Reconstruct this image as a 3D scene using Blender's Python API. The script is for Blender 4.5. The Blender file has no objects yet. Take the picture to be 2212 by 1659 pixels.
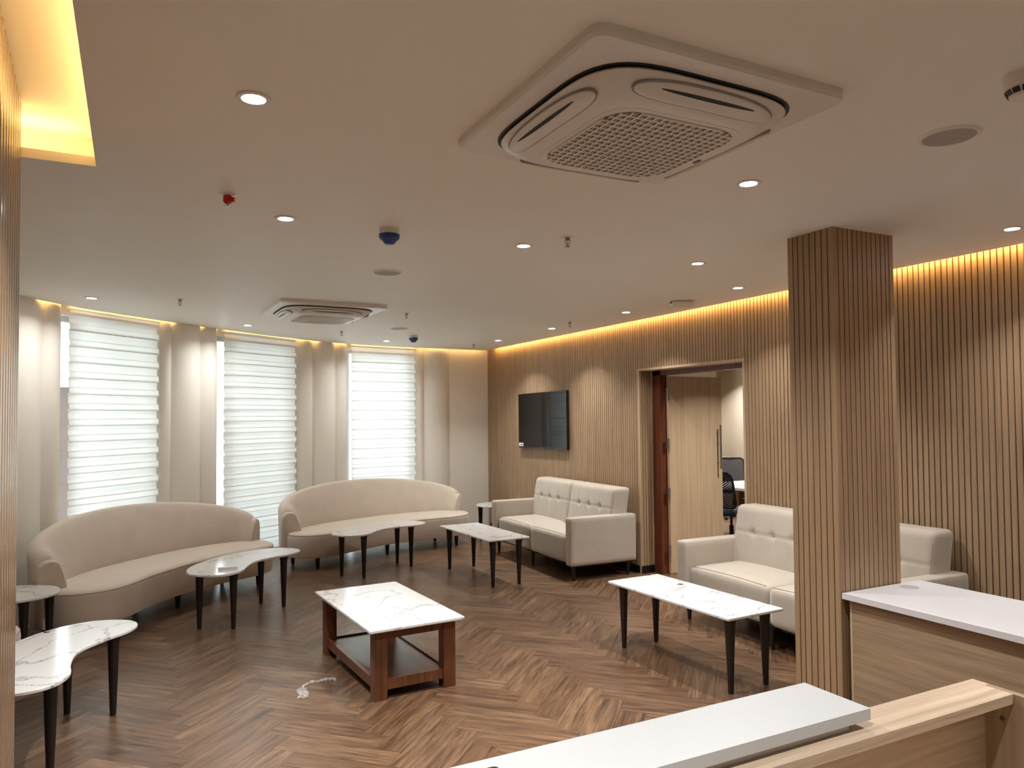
import bpy, bmesh, math, random
from mathutils import Vector, Matrix, noise
from mathutils.geometry import tessellate_polygon
random.seed(7)
PI = math.pi
S = bpy.context.scene
COL = S.collection

# ------------------------------------------------------------------ camera
cam_d = bpy.data.cameras.new('camera')
cam = bpy.data.objects.new('camera', cam_d)
COL.objects.link(cam)
S.camera = cam
cam_d.sensor_width = 36.0
cam_d.lens = 1601.9 / 2212 * 36.0
cam_d.shift_y = 22.85 / 2212
cam_d.clip_start = 0.05
_yaw, _pit, _rol = 0.473, 0.0310, -0.009
_f = Vector((math.sin(_yaw) * math.cos(_pit), math.cos(_yaw) * math.cos(_pit), math.sin(_pit)))
_r = Vector((math.cos(_yaw), -math.sin(_yaw), 0))
_u = _r.cross(_f)
_r2 = _r * math.cos(_rol) + _u * math.sin(_rol)
_u2 = _u * math.cos(_rol) - _r * math.sin(_rol)
cam.matrix_world = Matrix(((_r2.x, _u2.x, -_f.x, 0), (_r2.y, _u2.y, -_f.y, 0), (_r2.z, _u2.z, -_f.z, 1.66), (0, 0, 0, 1)))

# ------------------------------------------------------------------ world, exposure
W_ = bpy.data.worlds.new('daylight')
S.world = W_
W_.use_nodes = True
_bg = W_.node_tree.nodes['Background']
_bg.inputs[0].default_value = (0.86, 0.94, 1.0, 1)
_bg.inputs[1].default_value = 2.3
S.view_settings.view_transform = 'Standard'
S.view_settings.look = 'None'
S.view_settings.exposure = 1.98
S.view_settings.gamma = 1.0
S.view_settings.use_curve_mapping = False
S.cycles.use_denoising = True
S.cycles.max_bounces = 7
S.cycles.use_adaptive_sampling = True
S.cycles.adaptive_threshold = 0.02
S.cycles.diffuse_bounces = 5
S.cycles.glossy_bounces = 4
S.cycles.transmission_bounces = 6
S.cycles.transparent_max_bounces = 8
S.cycles.sample_clamp_indirect = 6.0
S.cycles.caustics_reflective = False
S.cycles.caustics_refractive = False

SPOT_W = 5.2      # one ceiling downlight
LED_W = 2.0        # warm strip, watts per metre
H = 2.672          # ceiling
HV = 2.845         # soffit above the ceiling slab
LIP = 0.038
WX = 4.80          # slatted wall
EX = 4.725         # ceiling edge along it

# ------------------------------------------------------------------ helpers
def lin(c):
    return tuple(((v / 255.0) / 12.92 if v / 255.0 <= 0.04045 else ((v / 255.0 + 0.055) / 1.055) ** 2.4) for v in c)

def smooth(o, ang=0.6):
    me = o.data
    for p in me.polygons:
        p.use_smooth = True
    me.set_sharp_from_angle(angle=ang)

def obj(name, bm, mat, parent=None, sm=None, recalc=True):
    me = bpy.data.meshes.new(name)
    if recalc:
        bmesh.ops.recalc_face_normals(bm, faces=bm.faces)
    bm.to_mesh(me)
    bm.free()
    for m in (mat if isinstance(mat, (list, tuple)) else [mat]):
        me.materials.append(m)
    o = bpy.data.objects.new(name, me)
    COL.objects.link(o)
    if parent:
        o.parent = parent
    if sm is not None:
        smooth(o, sm)
    return o

def tag(o, label=None, cat=None, group=None, kind=None):
    if label: o['label'] = label
    if cat: o['category'] = cat
    if group: o['group'] = group
    if kind: o['kind'] = kind
    return o

def thing(name, label, cat, loc=(0, 0, 0), rz=0.0, group=None):
    o = bpy.data.objects.new(name, None)
    o.empty_display_size = 0.05
    COL.objects.link(o)
    o.location = loc
    o.rotation_euler = (0, 0, rz)
    return tag(o, label, cat, group)

def dup(root, loc, rz=0.0, label=None):
    def rec(o, parent):
        c = o.copy()
        COL.objects.link(c)
        c.parent = parent
        for ch in list(o.children):
            rec(ch, c)
        return c
    r = rec(root, None)
    r.location = loc
    r.rotation_euler = (0, 0, rz)
    if label: r['label'] = label
    return r

def struct(name, bm, mat, sm=None):
    return tag(obj(name, bm, mat, None, sm), kind='structure')

def box(bm, x0, y0, z0, x1, y1, z1, mi=0, M=None):
    vs = [bm.verts.new((x, y, z)) for z in (z0, z1) for x, y in ((x0, y0), (x1, y0), (x1, y1), (x0, y1))]
    if M is not None:
        for v in vs: v.co = M @ v.co
    fs = []
    for q in ((0, 3, 2, 1), (4, 5, 6, 7), (0, 1, 5, 4), (1, 2, 6, 5), (2, 3, 7, 6), (3, 0, 4, 7)):
        f = bm.faces.new([vs[i] for i in q]); f.material_index = mi; fs.append(f)
    return vs, fs

def bev(bm, w, seg=2, ang=0.5, geom=None):
    es = [e for e in (geom or bm.edges) if len(e.link_faces) == 2 and e.calc_face_angle(0) > ang]
    if es: bmesh.ops.bevel(bm, geom=es, offset=w, segments=seg, affect='EDGES', profile=0.5)

def rbx(x0, y0, z0, x1, y1, z1, w=0.004, seg=2):
    bm = bmesh.new(); box(bm, x0, y0, z0, x1, y1, z1); bev(bm, w, seg); return bm

def lathe(bm, prof, n=24, c=(0, 0, 0), mi=0, M=None, cap0=True, cap1=True):
    rings = []
    for r, z in prof:
        ring = []
        for i in range(n):
            a = 2 * PI * i / n
            p = Vector((c[0] + r * math.cos(a), c[1] + r * math.sin(a), c[2] + z))
            if M is not None: p = M @ p
            ring.append(bm.verts.new(p))
        rings.append(ring)
    for a, b in zip(rings, rings[1:]):
        for i in range(n):
            f = bm.faces.new((a[i], a[(i + 1) % n], b[(i + 1) % n], b[i])); f.material_index = mi
    if cap0: bm.faces.new(rings[0][::-1]).material_index = mi
    if cap1: bm.faces.new(rings[-1]).material_index = mi

def tube(bm, pts, r, n=8, closed=False, mi=0):
    pts = [Vector(p) for p in pts]
    N = len(pts); rings = []
    for i, p in enumerate(pts):
        a = pts[(i - 1) % N] if (closed or i > 0) else p
        b = pts[(i + 1) % N] if (closed or i < N - 1) else p
        t = (b - a).normalized()
        up = Vector((0, 0, 1)) if abs(t.z) < 0.95 else Vector((1, 0, 0))
        s = t.cross(up).normalized(); u = s.cross(t)
        rr = r[i] if isinstance(r, (list, tuple)) else r
        rings.append([bm.verts.new(p + (s * math.cos(2 * PI * k / n) + u * math.sin(2 * PI * k / n)) * rr) for k in range(n)])
    for i in range(N if closed else N - 1):
        a, b = rings[i], rings[(i + 1) % N]
        for k in range(n):
            bm.faces.new((a[k], a[(k + 1) % n], b[(k + 1) % n], b[k])).material_index = mi
    if not closed:
        bm.faces.new(rings[0][::-1]); bm.faces.new(rings[-1])

def spline(pts, closed=True, k=8):
    P = [Vector((p[0], p[1], 0)) for p in pts]; n = len(P); out = []
    for i in range(n if closed else n - 1):
        g = (lambda j: P[j % n]) if closed else (lambda j: P[min(max(j, 0), n - 1)])
        a, b, c, d = g(i - 1), g(i), g(i + 1), g(i + 2)
        for s in range(k):
            t = s / k
            out.append(0.5 * ((2 * b) + (c - a) * t + (2 * a - 5 * b + 4 * c - d) * t * t + (3 * b - a - 3 * c + d) * t ** 3))
    if not closed: out.append(P[-1].copy())
    return out

def normals2(pts, closed=True):
    # right-hand (outward for a ccw loop) normals
    out = []; n = len(pts)
    for i in range(n):
        a = pts[(i - 1) % n] if (closed or i > 0) else pts[i]
        b = pts[(i + 1) % n] if (closed or i < n - 1) else pts[i]
        t = (b - a); t.z = 0; t.normalize()
        out.append(Vector((t.y, -t.x, 0)))
    return out

def slab(bm, pts, prof, mi=0, crown=0.0):
    """loft a closed ccw outline through (outset, z) pairs; caps at both ends"""
    nr = normals2(pts); rings = []
    for d, z in prof:
        rings.append([bm.verts.new((p.x + q.x * d, p.y + q.y * d, z)) for p, q in zip(pts, nr)])
    N = len(pts)
    for a, b in zip(rings, rings[1:]):
        for i in range(N):
            bm.faces.new((a[i], a[(i + 1) % N], b[(i + 1) % N], b[i])).material_index = mi
    bm.faces.new(rings[0][::-1]).material_index = mi
    top = rings[-1]
    if crown:
        c = sum((v.co for v in top), Vector()) / N
        prev = top
        for s in (0.85, 0.65, 0.4, 0.15):
            cur = [bm.verts.new((c.x + (v.co.x - c.x) * s, c.y + (v.co.y - c.y) * s, top[0].co.z + crown * (1 - s * s))) for v in top]
            for i in range(N):
                bm.faces.new((prev[i], prev[(i + 1) % N], cur[(i + 1) % N], cur[i])).material_index = mi
            prev = cur
        bm.faces.new(prev).material_index = mi
    else:
        bm.faces.new(top).material_index = mi

def rcube(hx, hy, hz, r, n=(10, 8, 6), fn=None, c=(0, 0, 0)):
    """rounded cushion block, optional displacement fn(p, normal) -> Vector"""
    bm = bmesh.new(); cache = {}
    def V(i, j, k):
        key = (i, j, k)
        if key in cache: return cache[key]
        def co(q, m, h):
            s = 2.0 * q / m - 1.0
            # pack points towards the rounded ends
            return h * math.sin(s * PI / 2) if m < 14 else h * s
        p = Vector((co(i, n[0], hx), co(j, n[1], hy), co(k, n[2], hz)))
        q = Vector((max(-(hx - r), min(hx - r, p.x)), max(-(hy - r), min(hy - r, p.y)), max(-(hz - r), min(hz - r, p.z))))
        d = p - q
        nn = d.normalized() if d.length > 1e-9 else Vector((0, 0, 1))
        p2 = q + nn * min(r, r) if d.length > 1e-9 else p
        if fn: p2 = p2 + fn(p2, nn)
        v = bm.verts.new(p2 + Vector(c)); cache[key] = v
        return v
    for a in range(3):
        b, d = (a + 1) % 3, (a + 2) % 3
        for side in (0, n[a]):
            for i in range(n[b]):
                for j in range(n[d]):
                    q = []
                    for (ii, jj) in ((i, j), (i + 1, j), (i + 1, j + 1), (i, j + 1)):
                        idx = [0, 0, 0]; idx[a] = side; idx[b] = ii; idx[d] = jj
                        q.append(V(*idx))
                    if len(set(q)) == 4:
                        try: bm.faces.new(q if side else q[::-1])
                        except ValueError: pass
    return bm

# ------------------------------------------------------------------ materials
class NT:
    def __init__(s, name):
        s.m = bpy.data.materials.new(name); s.m.use_nodes = True
        s.t = s.m.node_tree; s.n = s.t.nodes; s.l = s.t.links
        s.b = s.n['Principled BSDF']; s.out = s.n['Material Output']
    def node(s, t, **kw):
        x = s.n.new(t)
        for k, v in kw.items():
            if k.startswith('_'): setattr(x, k[1:], v)
            else: x.inputs[k.replace('__', ' ')].default_value = v
        return x
    def link(s, a, b): s.l.new(a, b)
    def coords(s, kind='Object', scale=(1, 1, 1), rot=(0, 0, 0), rnd=False):
        tc = s.node('ShaderNodeTexCoord'); mp = s.node('ShaderNodeMapping')
        mp.inputs['Scale'].default_value = scale; mp.inputs['Rotation'].default_value = rot
        if rnd:
            oi = s.node('ShaderNodeObjectInfo'); va = s.node('ShaderNodeVectorMath', _operation='SCALE')
            cx = s.node('ShaderNodeCombineXYZ'); s.link(oi.outputs['Random'], cx.inputs[0]); s.link(oi.outputs['Random'], cx.inputs[1])
            s.link(cx.outputs[0], va.inputs[0]); va.inputs['Scale'].default_value = 37.0
            ad = s.node('ShaderNodeVectorMath', _operation='ADD')
            s.link(tc.outputs[kind], ad.inputs[0]); s.link(va.outputs[0], ad.inputs[1]); s.link(ad.outputs[0], mp.inputs[0])
        else:
            s.link(tc.outputs[kind], mp.inputs[0])
        return mp.outputs[0]
    def noise(s, vec, scale, detail=3, rough=0.55, dist=0.0):
        x = s.node('ShaderNodeTexNoise'); x.inputs['Scale'].default_value = scale
        x.inputs['Detail'].default_value = detail; x.inputs['Roughness'].default_value = rough
        x.inputs['Distortion'].default_value = dist
        if vec is not None: s.link(vec, x.inputs['Vector'])
        return x.outputs[0]
    def ramp(s, fac, stops):
        x = s.node('ShaderNodeValToRGB'); e = x.color_ramp.elements
        e[0].position, e[0].color = stops[0][0], (*stops[0][1], 1)
        e[1].position, e[1].color = stops[-1][0], (*stops[-1][1], 1)
        for p, c in stops[1:-1]:
            q = e.new(p); q.color = (*c, 1)
        s.link(fac, x.inputs[0]); return x.outputs[0]
    def math(s, op, a, b=None, c=None, clamp=False):
        x = s.node('ShaderNodeMath', _operation=op, _use_clamp=clamp)
        for i, v in enumerate((a, b, c)):
            if v is None: continue
            if isinstance(v, (int, float)): x.inputs[i].default_value = v
            else: s.link(v, x.inputs[i])
        return x.outputs[0]
    def mix(s, fac, a, b, blend='MIX'):
        x = s.node('ShaderNodeMix', _data_type='RGBA', _blend_type=blend)
        for i, v in ((0, fac), (6, a), (7, b)):
            if isinstance(v, (int, float)): x.inputs[i].default_value = v
            elif isinstance(v, tuple): x.inputs[i].default_value = (*v, 1)
            else: s.link(v, x.inputs[i])
        return x.outputs[2]
    def bump(s, h, strength=0.3, dist=0.01):
        x = s.node('ShaderNodeBump'); x.inputs['Strength'].default_value = strength; x.inputs['Distance'].default_value = dist
        s.link(h, x.inputs['Height']); s.link(x.outputs[0], s.b.inputs['Normal']); return x
    def set(s, **kw):
        for k, v in kw.items():
            s.b.inputs[k.replace('__', ' ')].default_value = (*v, 1) if isinstance(v, tuple) and len(v) == 3 else v
        return s

def plain(name, col, rough=0.5, metal=0.0, **kw):
    t = NT(name); t.set(Base__Color=col, Roughness=rough, Metallic=metal, **kw)
    n = t.noise(t.coords(), 40.0, 2)
    t.link(t.math('MULTIPLY_ADD', n, 0.12, rough - 0.06), t.b.inputs['Roughness'])
    return t.m

def paint(name, col, rough=0.7, wave=0.0):
    t = NT(name); t.set(Roughness=rough)
    v = t.coords(); n = t.noise(v, 1.2, 3)
    t.link(t.mix(n, tuple(c * 0.97 for c in col), tuple(min(1, c * 1.03) for c in col)), t.b.inputs['Base Color'])
    fine = t.noise(v, 180.0, 2)
    if wave:
        big = t.noise(t.coords(scale=(1, 0.5, 1)), 1.6, 2, 0.4)
        h = t.math('MULTIPLY_ADD', big, wave, t.math('MULTIPLY', fine, 0.004))
        t.bump(h, 0.6, 0.08)
    else:
        t.bump(fine, 0.05, 0.002)
    return t.m

def wood(name, dark, light, scale=(30, 30, 1.2), rough=0.45, bumpy=0.1, knots=False, rnd=False, spec=0.5):
    t = NT(name); v = t.coords(scale=scale, rnd=rnd)
    n1 = t.noise(v, 1.0, 5, 0.6, 0.4); n2 = t.noise(v, 4.0, 3, 0.6)
    f = t.math('ADD', t.math('MULTIPLY', n1, 0.7), t.math('MULTIPLY', n2, 0.3))
    t.link(t.ramp(f, [(0.32, dark), (0.5, tuple((a + b) / 2 for a, b in zip(dark, light))), (0.68, light)]), t.b.inputs['Base Color'])
    t.set(Roughness=rough, Specular__IOR__Level=spec)
    t.bump(f, bumpy, 0.002)
    return t.m

def m_floor():
    t = NT('herringbone_planks')
    uv = t.node('ShaderNodeUVMap', _uv_map='plank'); at = t.node('ShaderNodeAttribute', _attribute_name='tone')
    sep = t.node('ShaderNodeSeparateXYZ'); t.link(uv.outputs[0], sep.inputs[0])
    sr = t.node('ShaderNodeSeparateXYZ'); t.link(at.outputs['Vector'], sr.inputs[0])
    cx = t.node('ShaderNodeCombineXYZ')
    t.link(t.math('MULTIPLY_ADD', sr.outputs[0], 60.0, sep.outputs[0]), cx.inputs[0])
    t.link(t.math('MULTIPLY_ADD', sr.outputs[1], 40.0, t.math('MULTIPLY', sep.outputs[1], 1.0)), cx.inputs[1])
    def st(sx, sy):
        mp = t.node('ShaderNodeMapping'); mp.inputs['Scale'].default_value = (sx, sy, 1); t.link(cx.outputs[0], mp.inputs[0]); return mp.outputs[0]
    g = t.noise(st(2.2, 26), 1.0, 6, 0.62, 0.8)
    fine = t.noise(st(6, 150), 1.0, 4, 0.65, 0.3)
    cloud = t.noise(st(2.0, 7), 1.0, 3, 0.5, 0.6)
    knot = t.noise(st(5, 13), 1.0, 2, 0.5, 1.5)
    f = t.math('ADD', t.math('MULTIPLY', g, 0.5), t.math('ADD', t.math('MULTIPLY', fine, 0.3), t.math('MULTIPLY', cloud, 0.22)))
    base = t.ramp(f, [(0.36, lin((46, 33, 25))), (0.46, lin((96, 72, 53))), (0.57, lin((132, 103, 77))), (0.70, lin((164, 132, 101)))])
    toned = t.mix(t.math('MULTIPLY', sr.outputs[2], 0.65), base, t.mix(1.0, base, lin((188, 168, 156)), 'MULTIPLY'))
    grey = t.mix(t.math('MULTIPLY', t.math('SUBTRACT', cloud, 0.42, clamp=True), 2.4, clamp=True), toned, t.mix(1.0, toned, lin((176, 176, 182)), 'MULTIPLY'))
    kn = t.math('MULTIPLY', t.math('SUBTRACT', knot, 0.72, clamp=True), 6.0, clamp=True)
    c1 = t.mix(t.math('MULTIPLY', t.math('SUBTRACT', t.noise(st(4, 95), 1.0, 3, 0.6, 0.5), 0.56, clamp=True), 5.0, clamp=True), grey, t.mix(1.0, grey, lin((150, 138, 128)), 'MULTIPLY'))
    c2 = t.mix(kn, c1, lin((40, 28, 22)))
    # seams
    w, L = 0.15, 0.645
    du = t.math('MINIMUM', sep.outputs[0], t.math('SUBTRACT', L, sep.outputs[0]))
    dv = t.math('MINIMUM', sep.outputs[1], t.math('SUBTRACT', w, sep.outputs[1]))
    d = t.math('MINIMUM', du, dv)
    seam = t.math('LESS_THAN', d, 0.0011)
    t.link(t.mix(t.math('MULTIPLY', seam, 0.75), c2, lin((34, 24, 18))), t.b.inputs['Base Color'])
    t.link(t.math('MULTIPLY_ADD', fine, 0.22, 0.22), t.b.inputs['Roughness'])
    h = t.math('SUBTRACT', t.math('ADD', t.math('MULTIPLY', fine, 0.6), t.math('MULTIPLY', g, 0.8)), t.math('MULTIPLY', seam, 1.0))
    t.bump(h, 0.35, 0.0015)
    t.set(Specular__IOR__Level=0.55)
    return t.m

def m_marble():
    t = NT('white_marble'); t.set(Roughness=0.16, Specular__IOR__Level=0.5)
    v = t.coords(rnd=True)
    w = t.noise(v, 2.4, 2, 0.45, 0.8)
    a = t.math('ABSOLUTE', t.math('SUBTRACT', w, 0.5))
    wid = t.math('MULTIPLY_ADD', t.noise(v, 5.0, 2), 0.034, 0.002)
    band = t.math('SUBTRACT', 1.0, t.math('DIVIDE', a, wid), clamp=True)
    vo = t.node('ShaderNodeTexVoronoi', _feature='DISTANCE_TO_EDGE'); vo.inputs['Scale'].default_value = 75.0
    wv = t.node('ShaderNodeVectorMath', _operation='ADD'); nz = t.node('ShaderNodeTexNoise'); nz.inputs['Scale'].default_value = 60.0
    sc_ = t.node('ShaderNodeVectorMath', _operation='SCALE'); sc_.inputs['Scale'].default_value = 0.02
    t.link(v, nz.inputs['Vector']); t.link(nz.outputs['Color'], sc_.inputs[0]); t.link(v, wv.inputs[0]); t.link(sc_.outputs[0], wv.inputs[1]); t.link(wv.outputs[0], vo.inputs['Vector'])
    chain = t.math('SUBTRACT', 1.0, t.math('MULTIPLY', vo.outputs['Distance'], 7.0), clamp=True)
    gate = t.math('GREATER_THAN', t.noise(v, 1.7, 1), 0.36)
    m = t.math('MULTIPLY', t.math('MULTIPLY', t.math('MULTIPLY', band, 2.0, clamp=True), chain), gate)
    m2 = t.math('ADD', t.math('MULTIPLY', m, 0.9), t.math('MULTIPLY', t.math('MULTIPLY', band, gate), 0.06), clamp=True)
    base = t.mix(t.noise(v, 3.0, 2), (0.65, 0.645, 0.63), (0.70, 0.695, 0.68))
    t.link(t.mix(m2, base, (0.14, 0.14, 0.15)), t.b.inputs['Base Color'])
    return t.m

def m_fabric(name, col, rough=0.85):
    t = NT(name); v = t.coords()
    n = t.noise(v, 7.0, 4, 0.6); f = t.noise(v, 420.0, 2)
    t.link(t.mix(n, tuple(c * 0.88 for c in col), tuple(min(1, c * 1.1) for c in col)), t.b.inputs['Base Color'])
    t.set(Roughness=rough, Sheen__Weight=0.35, Sheen__Roughness=0.45, Specular__IOR__Level=0.2)
    h = t.math('MULTIPLY_ADD', n, 0.6, t.math('MULTIPLY', f, 0.25)); t.bump(h, 0.25, 0.004)
    return t.m

def m_blind():
    t = NT('blind_fabric'); v = t.coords(scale=(1, 1, 1))
    n = t.noise(v, 300.0, 2)
    col = t.mix(n, (0.80, 0.79, 0.75), (0.86, 0.85, 0.81))
    d = t.node('ShaderNodeBsdfDiffuse'); tr = t.node('ShaderNodeBsdfTranslucent'); mx = t.node('ShaderNodeMixShader')
    t.link(col, d.inputs[0]); t.link(col, tr.inputs[0]); mx.inputs[0].default_value = 0.5
    t.link(d.outputs[0], mx.inputs[1]); t.link(tr.outputs[0], mx.inputs[2]); t.link(mx.outputs[0], t.out.inputs[0])
    return t.m

def m_emit(name, col, st):
    t = NT(name); e = t.node('ShaderNodeEmission'); e.inputs[0].default_value = (*col, 1); e.inputs[1].default_value = st
    t.link(e.outputs[0], t.out.inputs[0]); return t.m

def m_glass(name='window_glass'):
    t = NT(name); g = t.node('ShaderNodeBsdfGlossy'); g.inputs['Roughness'].default_value = 0.02
    tr = t.node('ShaderNodeBsdfTransparent'); tr.inputs[0].default_value = (0.95, 0.97, 0.96, 1)
    fr = t.node('ShaderNodeFresnel'); fr.inputs[0].default_value = 1.45; mx = t.node('ShaderNodeMixShader')
    t.link(fr.outputs[0], mx.inputs[0]); t.link(tr.outputs[0], mx.inputs[1]); t.link(g.outputs[0], mx.inputs[2])
    t.link(mx.outputs[0], t.out.inputs[0]); return t.m

def m_mesh(name, col, hole=260.0, thr=0.45):
    t = NT(name); t.set(Base__Color=col, Roughness=0.6)
    v = t.coords(); ck = t.node('ShaderNodeTexVoronoi'); ck.inputs['Scale'].default_value = hole; ck.inputs['Randomness'].default_value = 0.0
    t.link(v, ck.inputs['Vector'])
    t.link(t.math('GREATER_THAN', ck.outputs[0], thr), t.b.inputs['Alpha'])
    return t.m

MCEIL = paint('ceiling_paint', (0.87, 0.855, 0.80), 0.6, wave=0.12)
MCREAM = paint('cream_paint', (0.84, 0.80, 0.72), 0.6)
MWALL = paint('beige_wall_paint', (0.52, 0.44, 0.34), 0.7)
MYEL = paint('pale_yellow_paint', (0.80, 0.70, 0.42), 0.7)
MSLAT = wood('oak_slats', lin((146, 119, 90)), lin((174, 146, 114)), (26, 26, 1.0), 0.5, 0.06)
MGROOVE = wood('dark_groove_veneer', lin((60, 40, 28)), lin((80, 54, 38)), (26, 26, 1.0), 0.7)  # slat panels have dark brown grooves as their own colour
MOAK = wood('oak_laminate', lin((170, 144, 114)), lin((212, 188, 158)), (34, 34, 1.0), 0.45, 0.05)
MDOOR = wood('door_veneer', lin((180, 152, 118)), lin((212, 186, 152)), (34, 34, 0.8), 0.4, 0.05)
MOAKX = wood('oak_laminate_lengthwise', lin((170, 148, 124)), lin((212, 192, 168)), (1.6, 46, 46), 0.42, 0.05)
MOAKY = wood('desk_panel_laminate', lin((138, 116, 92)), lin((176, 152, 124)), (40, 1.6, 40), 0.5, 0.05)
MWALNUT = wood('walnut_frame', lin((70, 34, 20)), lin((118, 62, 38)), (30, 30, 1.2), 0.4)
MTEAK = wood('polished_brown_wood', lin((70, 40, 24)), lin((120, 74, 46)), (24, 24, 1.6), 0.3, 0.04)
MTEAKX = wood('polished_brown_shelf', lin((64, 36, 22)), lin((108, 66, 44)), (24, 1.6, 24), 0.28, 0.04)
MBLACK = plain('black_lacquer', (0.012, 0.008, 0.008), 0.3)
MSKIRT = plain('black_skirting', (0.008, 0.008, 0.009), 0.25)
MFLOOR = m_floor()
MMARB = m_marble()
MSOFA = m_fabric('taupe_velvet', lin((200, 188, 173)))
MSOFAC = m_fabric('greige_velvet', lin((176, 166, 152)))
MSEAM = m_fabric('seam_thread', lin((140, 124, 106)))
MBLIND = m_blind()
MWHITE = plain('white_plastic', (0.78, 0.75, 0.72), 0.35)
MWSLAB = plain('white_solid_surface', (0.56, 0.58, 0.59), 0.35)
MDESK = plain('white_desk_laminate', (0.72, 0.72, 0.75), 0.22)
MDARK = plain('dark_plastic', (0.01, 0.01, 0.011), 0.5)
MGREY = plain('grey_plastic', (0.30, 0.28, 0.27), 0.5)
MGRILL = plain('brown_grey_filter', (0.16, 0.135, 0.115), 0.7)
MBLUE = plain('blue_dust_cap', (0.012, 0.05, 0.22), 0.4)
MRED = plain('red_cap', (0.55, 0.01, 0.01), 0.4)
MSTEEL = plain('brushed_steel', (0.55, 0.52, 0.48), 0.3, 1.0)
MBRASS = plain('sprinkler_metal', (0.25, 0.2, 0.16), 0.35, 1.0)
MTV = plain('tv_bezel', (0.008, 0.008, 0.008), 0.3)
_t = NT('tv_screen'); _t.set(Base__Color=(0.006, 0.006, 0.006), Roughness=0.06, Specular__IOR__Level=0.3); MSCREEN = _t.m
MLENS = m_emit('downlight_lens', (1.0, 0.98, 0.96), 22.0)
MGLASS = m_glass()
MCHAIR = plain('black_chair_plastic', (0.012, 0.012, 0.014), 0.4)
MCMESH = m_mesh('black_chair_mesh', (0.012, 0.012, 0.014), 160.0, 0.3)
MSEAT = m_fabric('black_seat_fabric', (0.015, 0.016, 0.022))
MALU = plain('window_frame_metal', (0.55, 0.56, 0.56), 0.4)
MSPK = plain('speaker_grille', (0.42, 0.39, 0.37), 0.7)
_t = NT('reeded_panel'); _v = _t.coords(scale=(30, 30, 0.6)); _n = _t.noise(_v, 1.0, 4)
_t.link(_t.mix(_n, lin((112, 86, 60)), lin((150, 122, 92))), _t.b.inputs['Base Color'])
_t.set(Roughness=0.16, Specular__IOR__Level=0.9, Coat__Weight=0.6, Coat__Roughness=0.08); MREED = _t.m
_t = NT('clear_film'); _t.set(Base__Color=(0.85, 0.85, 0.85), Roughness=0.12, Alpha=0.28, Specular__IOR__Level=1.0); MFILM = _t.m

# ------------------------------------------------------------------ bay curve (ceiling edge) and pier plan
EDGE = [(-2.35, 2.9), (-2.32, 3.6), (-2.18, 4.4), (-1.92, 5.2), (-1.52, 6.05), (-1.04, 6.78), (-0.80, 7.09), (-0.466, 7.566), (-0.147, 7.90),
        (0.216, 8.235), (0.534, 8.53), (0.919, 8.84), (1.335, 9.17), (1.824, 9.495), (2.232, 9.74), (2.65, 9.885), (3.125, 10.0), (3.58, 10.05),
        (4.12, 10.07), (4.725, 10.075)]
edge = spline(EDGE, False, 5)

# ------------------------------------------------------------------ floor
def build_floor():
    w, L = 0.15, 0.645; r2 = math.sqrt(0.5)
    bm = bmesh.new(); uvl = bm.loops.layers.uv.new('plank'); tl = bm.loops.layers.float_vector.new('tone')
    ox, oy = 1.66 - L * r2, 4.043 - L * r2
    def wpt(X, Y): return (ox + (X - Y) * r2, oy + (X + Y) * r2)
    def ok(x, y):
        if y < -3.1 or x > 11.2 or x < -2.9 or y > 11.6: return False
        if x > WX - 0.2: return True
        # inside the bay
        if y < 2.9: return x > -2.7
        best = 1e9; side = 1
        for a, b in zip(edge[::3], edge[3::3]):
            mx, my = (a.x + b.x) / 2, (a.y + b.y) / 2
            dd = (mx - x) ** 2 + (my - y) ** 2
            if dd < best:
                best = dd; t = (b - a).normalized(); side = (x - mx) * t.y - (y - my) * t.x
        return side > -0.45
    for m in range(-14, 14):
        for k in range(-90, 110):
            bx, by = k * w + m * L, k * w - m * L
            for hor in (True, False):
                if hor: c = [(bx, by), (bx + L, by), (bx + L, by + w), (bx, by + w)]
                else: c = [(bx + L, by + w - L), (bx + L + w, by + w - L), (bx + L + w, by + w), (bx + L, by + w)]
                P = [wpt(*q) for q in c]
                mx = sum(p[0] for p in P) / 4; my = sum(p[1] for p in P) / 4
                if not ok(mx, my): continue
                f = bm.faces.new([bm.verts.new((p[0], p[1], 0)) for p in P])
                uv = [(0, 0), (L, 0), (L, w), (0, w)] if hor else [(0, w), (0, 0), (L, 0), (L, w)]
                rn = (random.random(), random.random(), random.random())
                for lp, q in zip(f.loops, uv):
                    lp[uvl].uv = q; lp[tl] = rn
    vs, fs = box(bm, -2.3, -3.0, -0.06, 11.2, 11.4, -0.004)
    for f in fs:
        for lp in f.loops: lp[uvl].uv = (0.3, 0.07); lp[tl] = (0.5, 0.5, 0.5)
    return tag(obj('floor', bm, MFLOOR, recalc=False), kind='structure')
build_floor()

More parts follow.
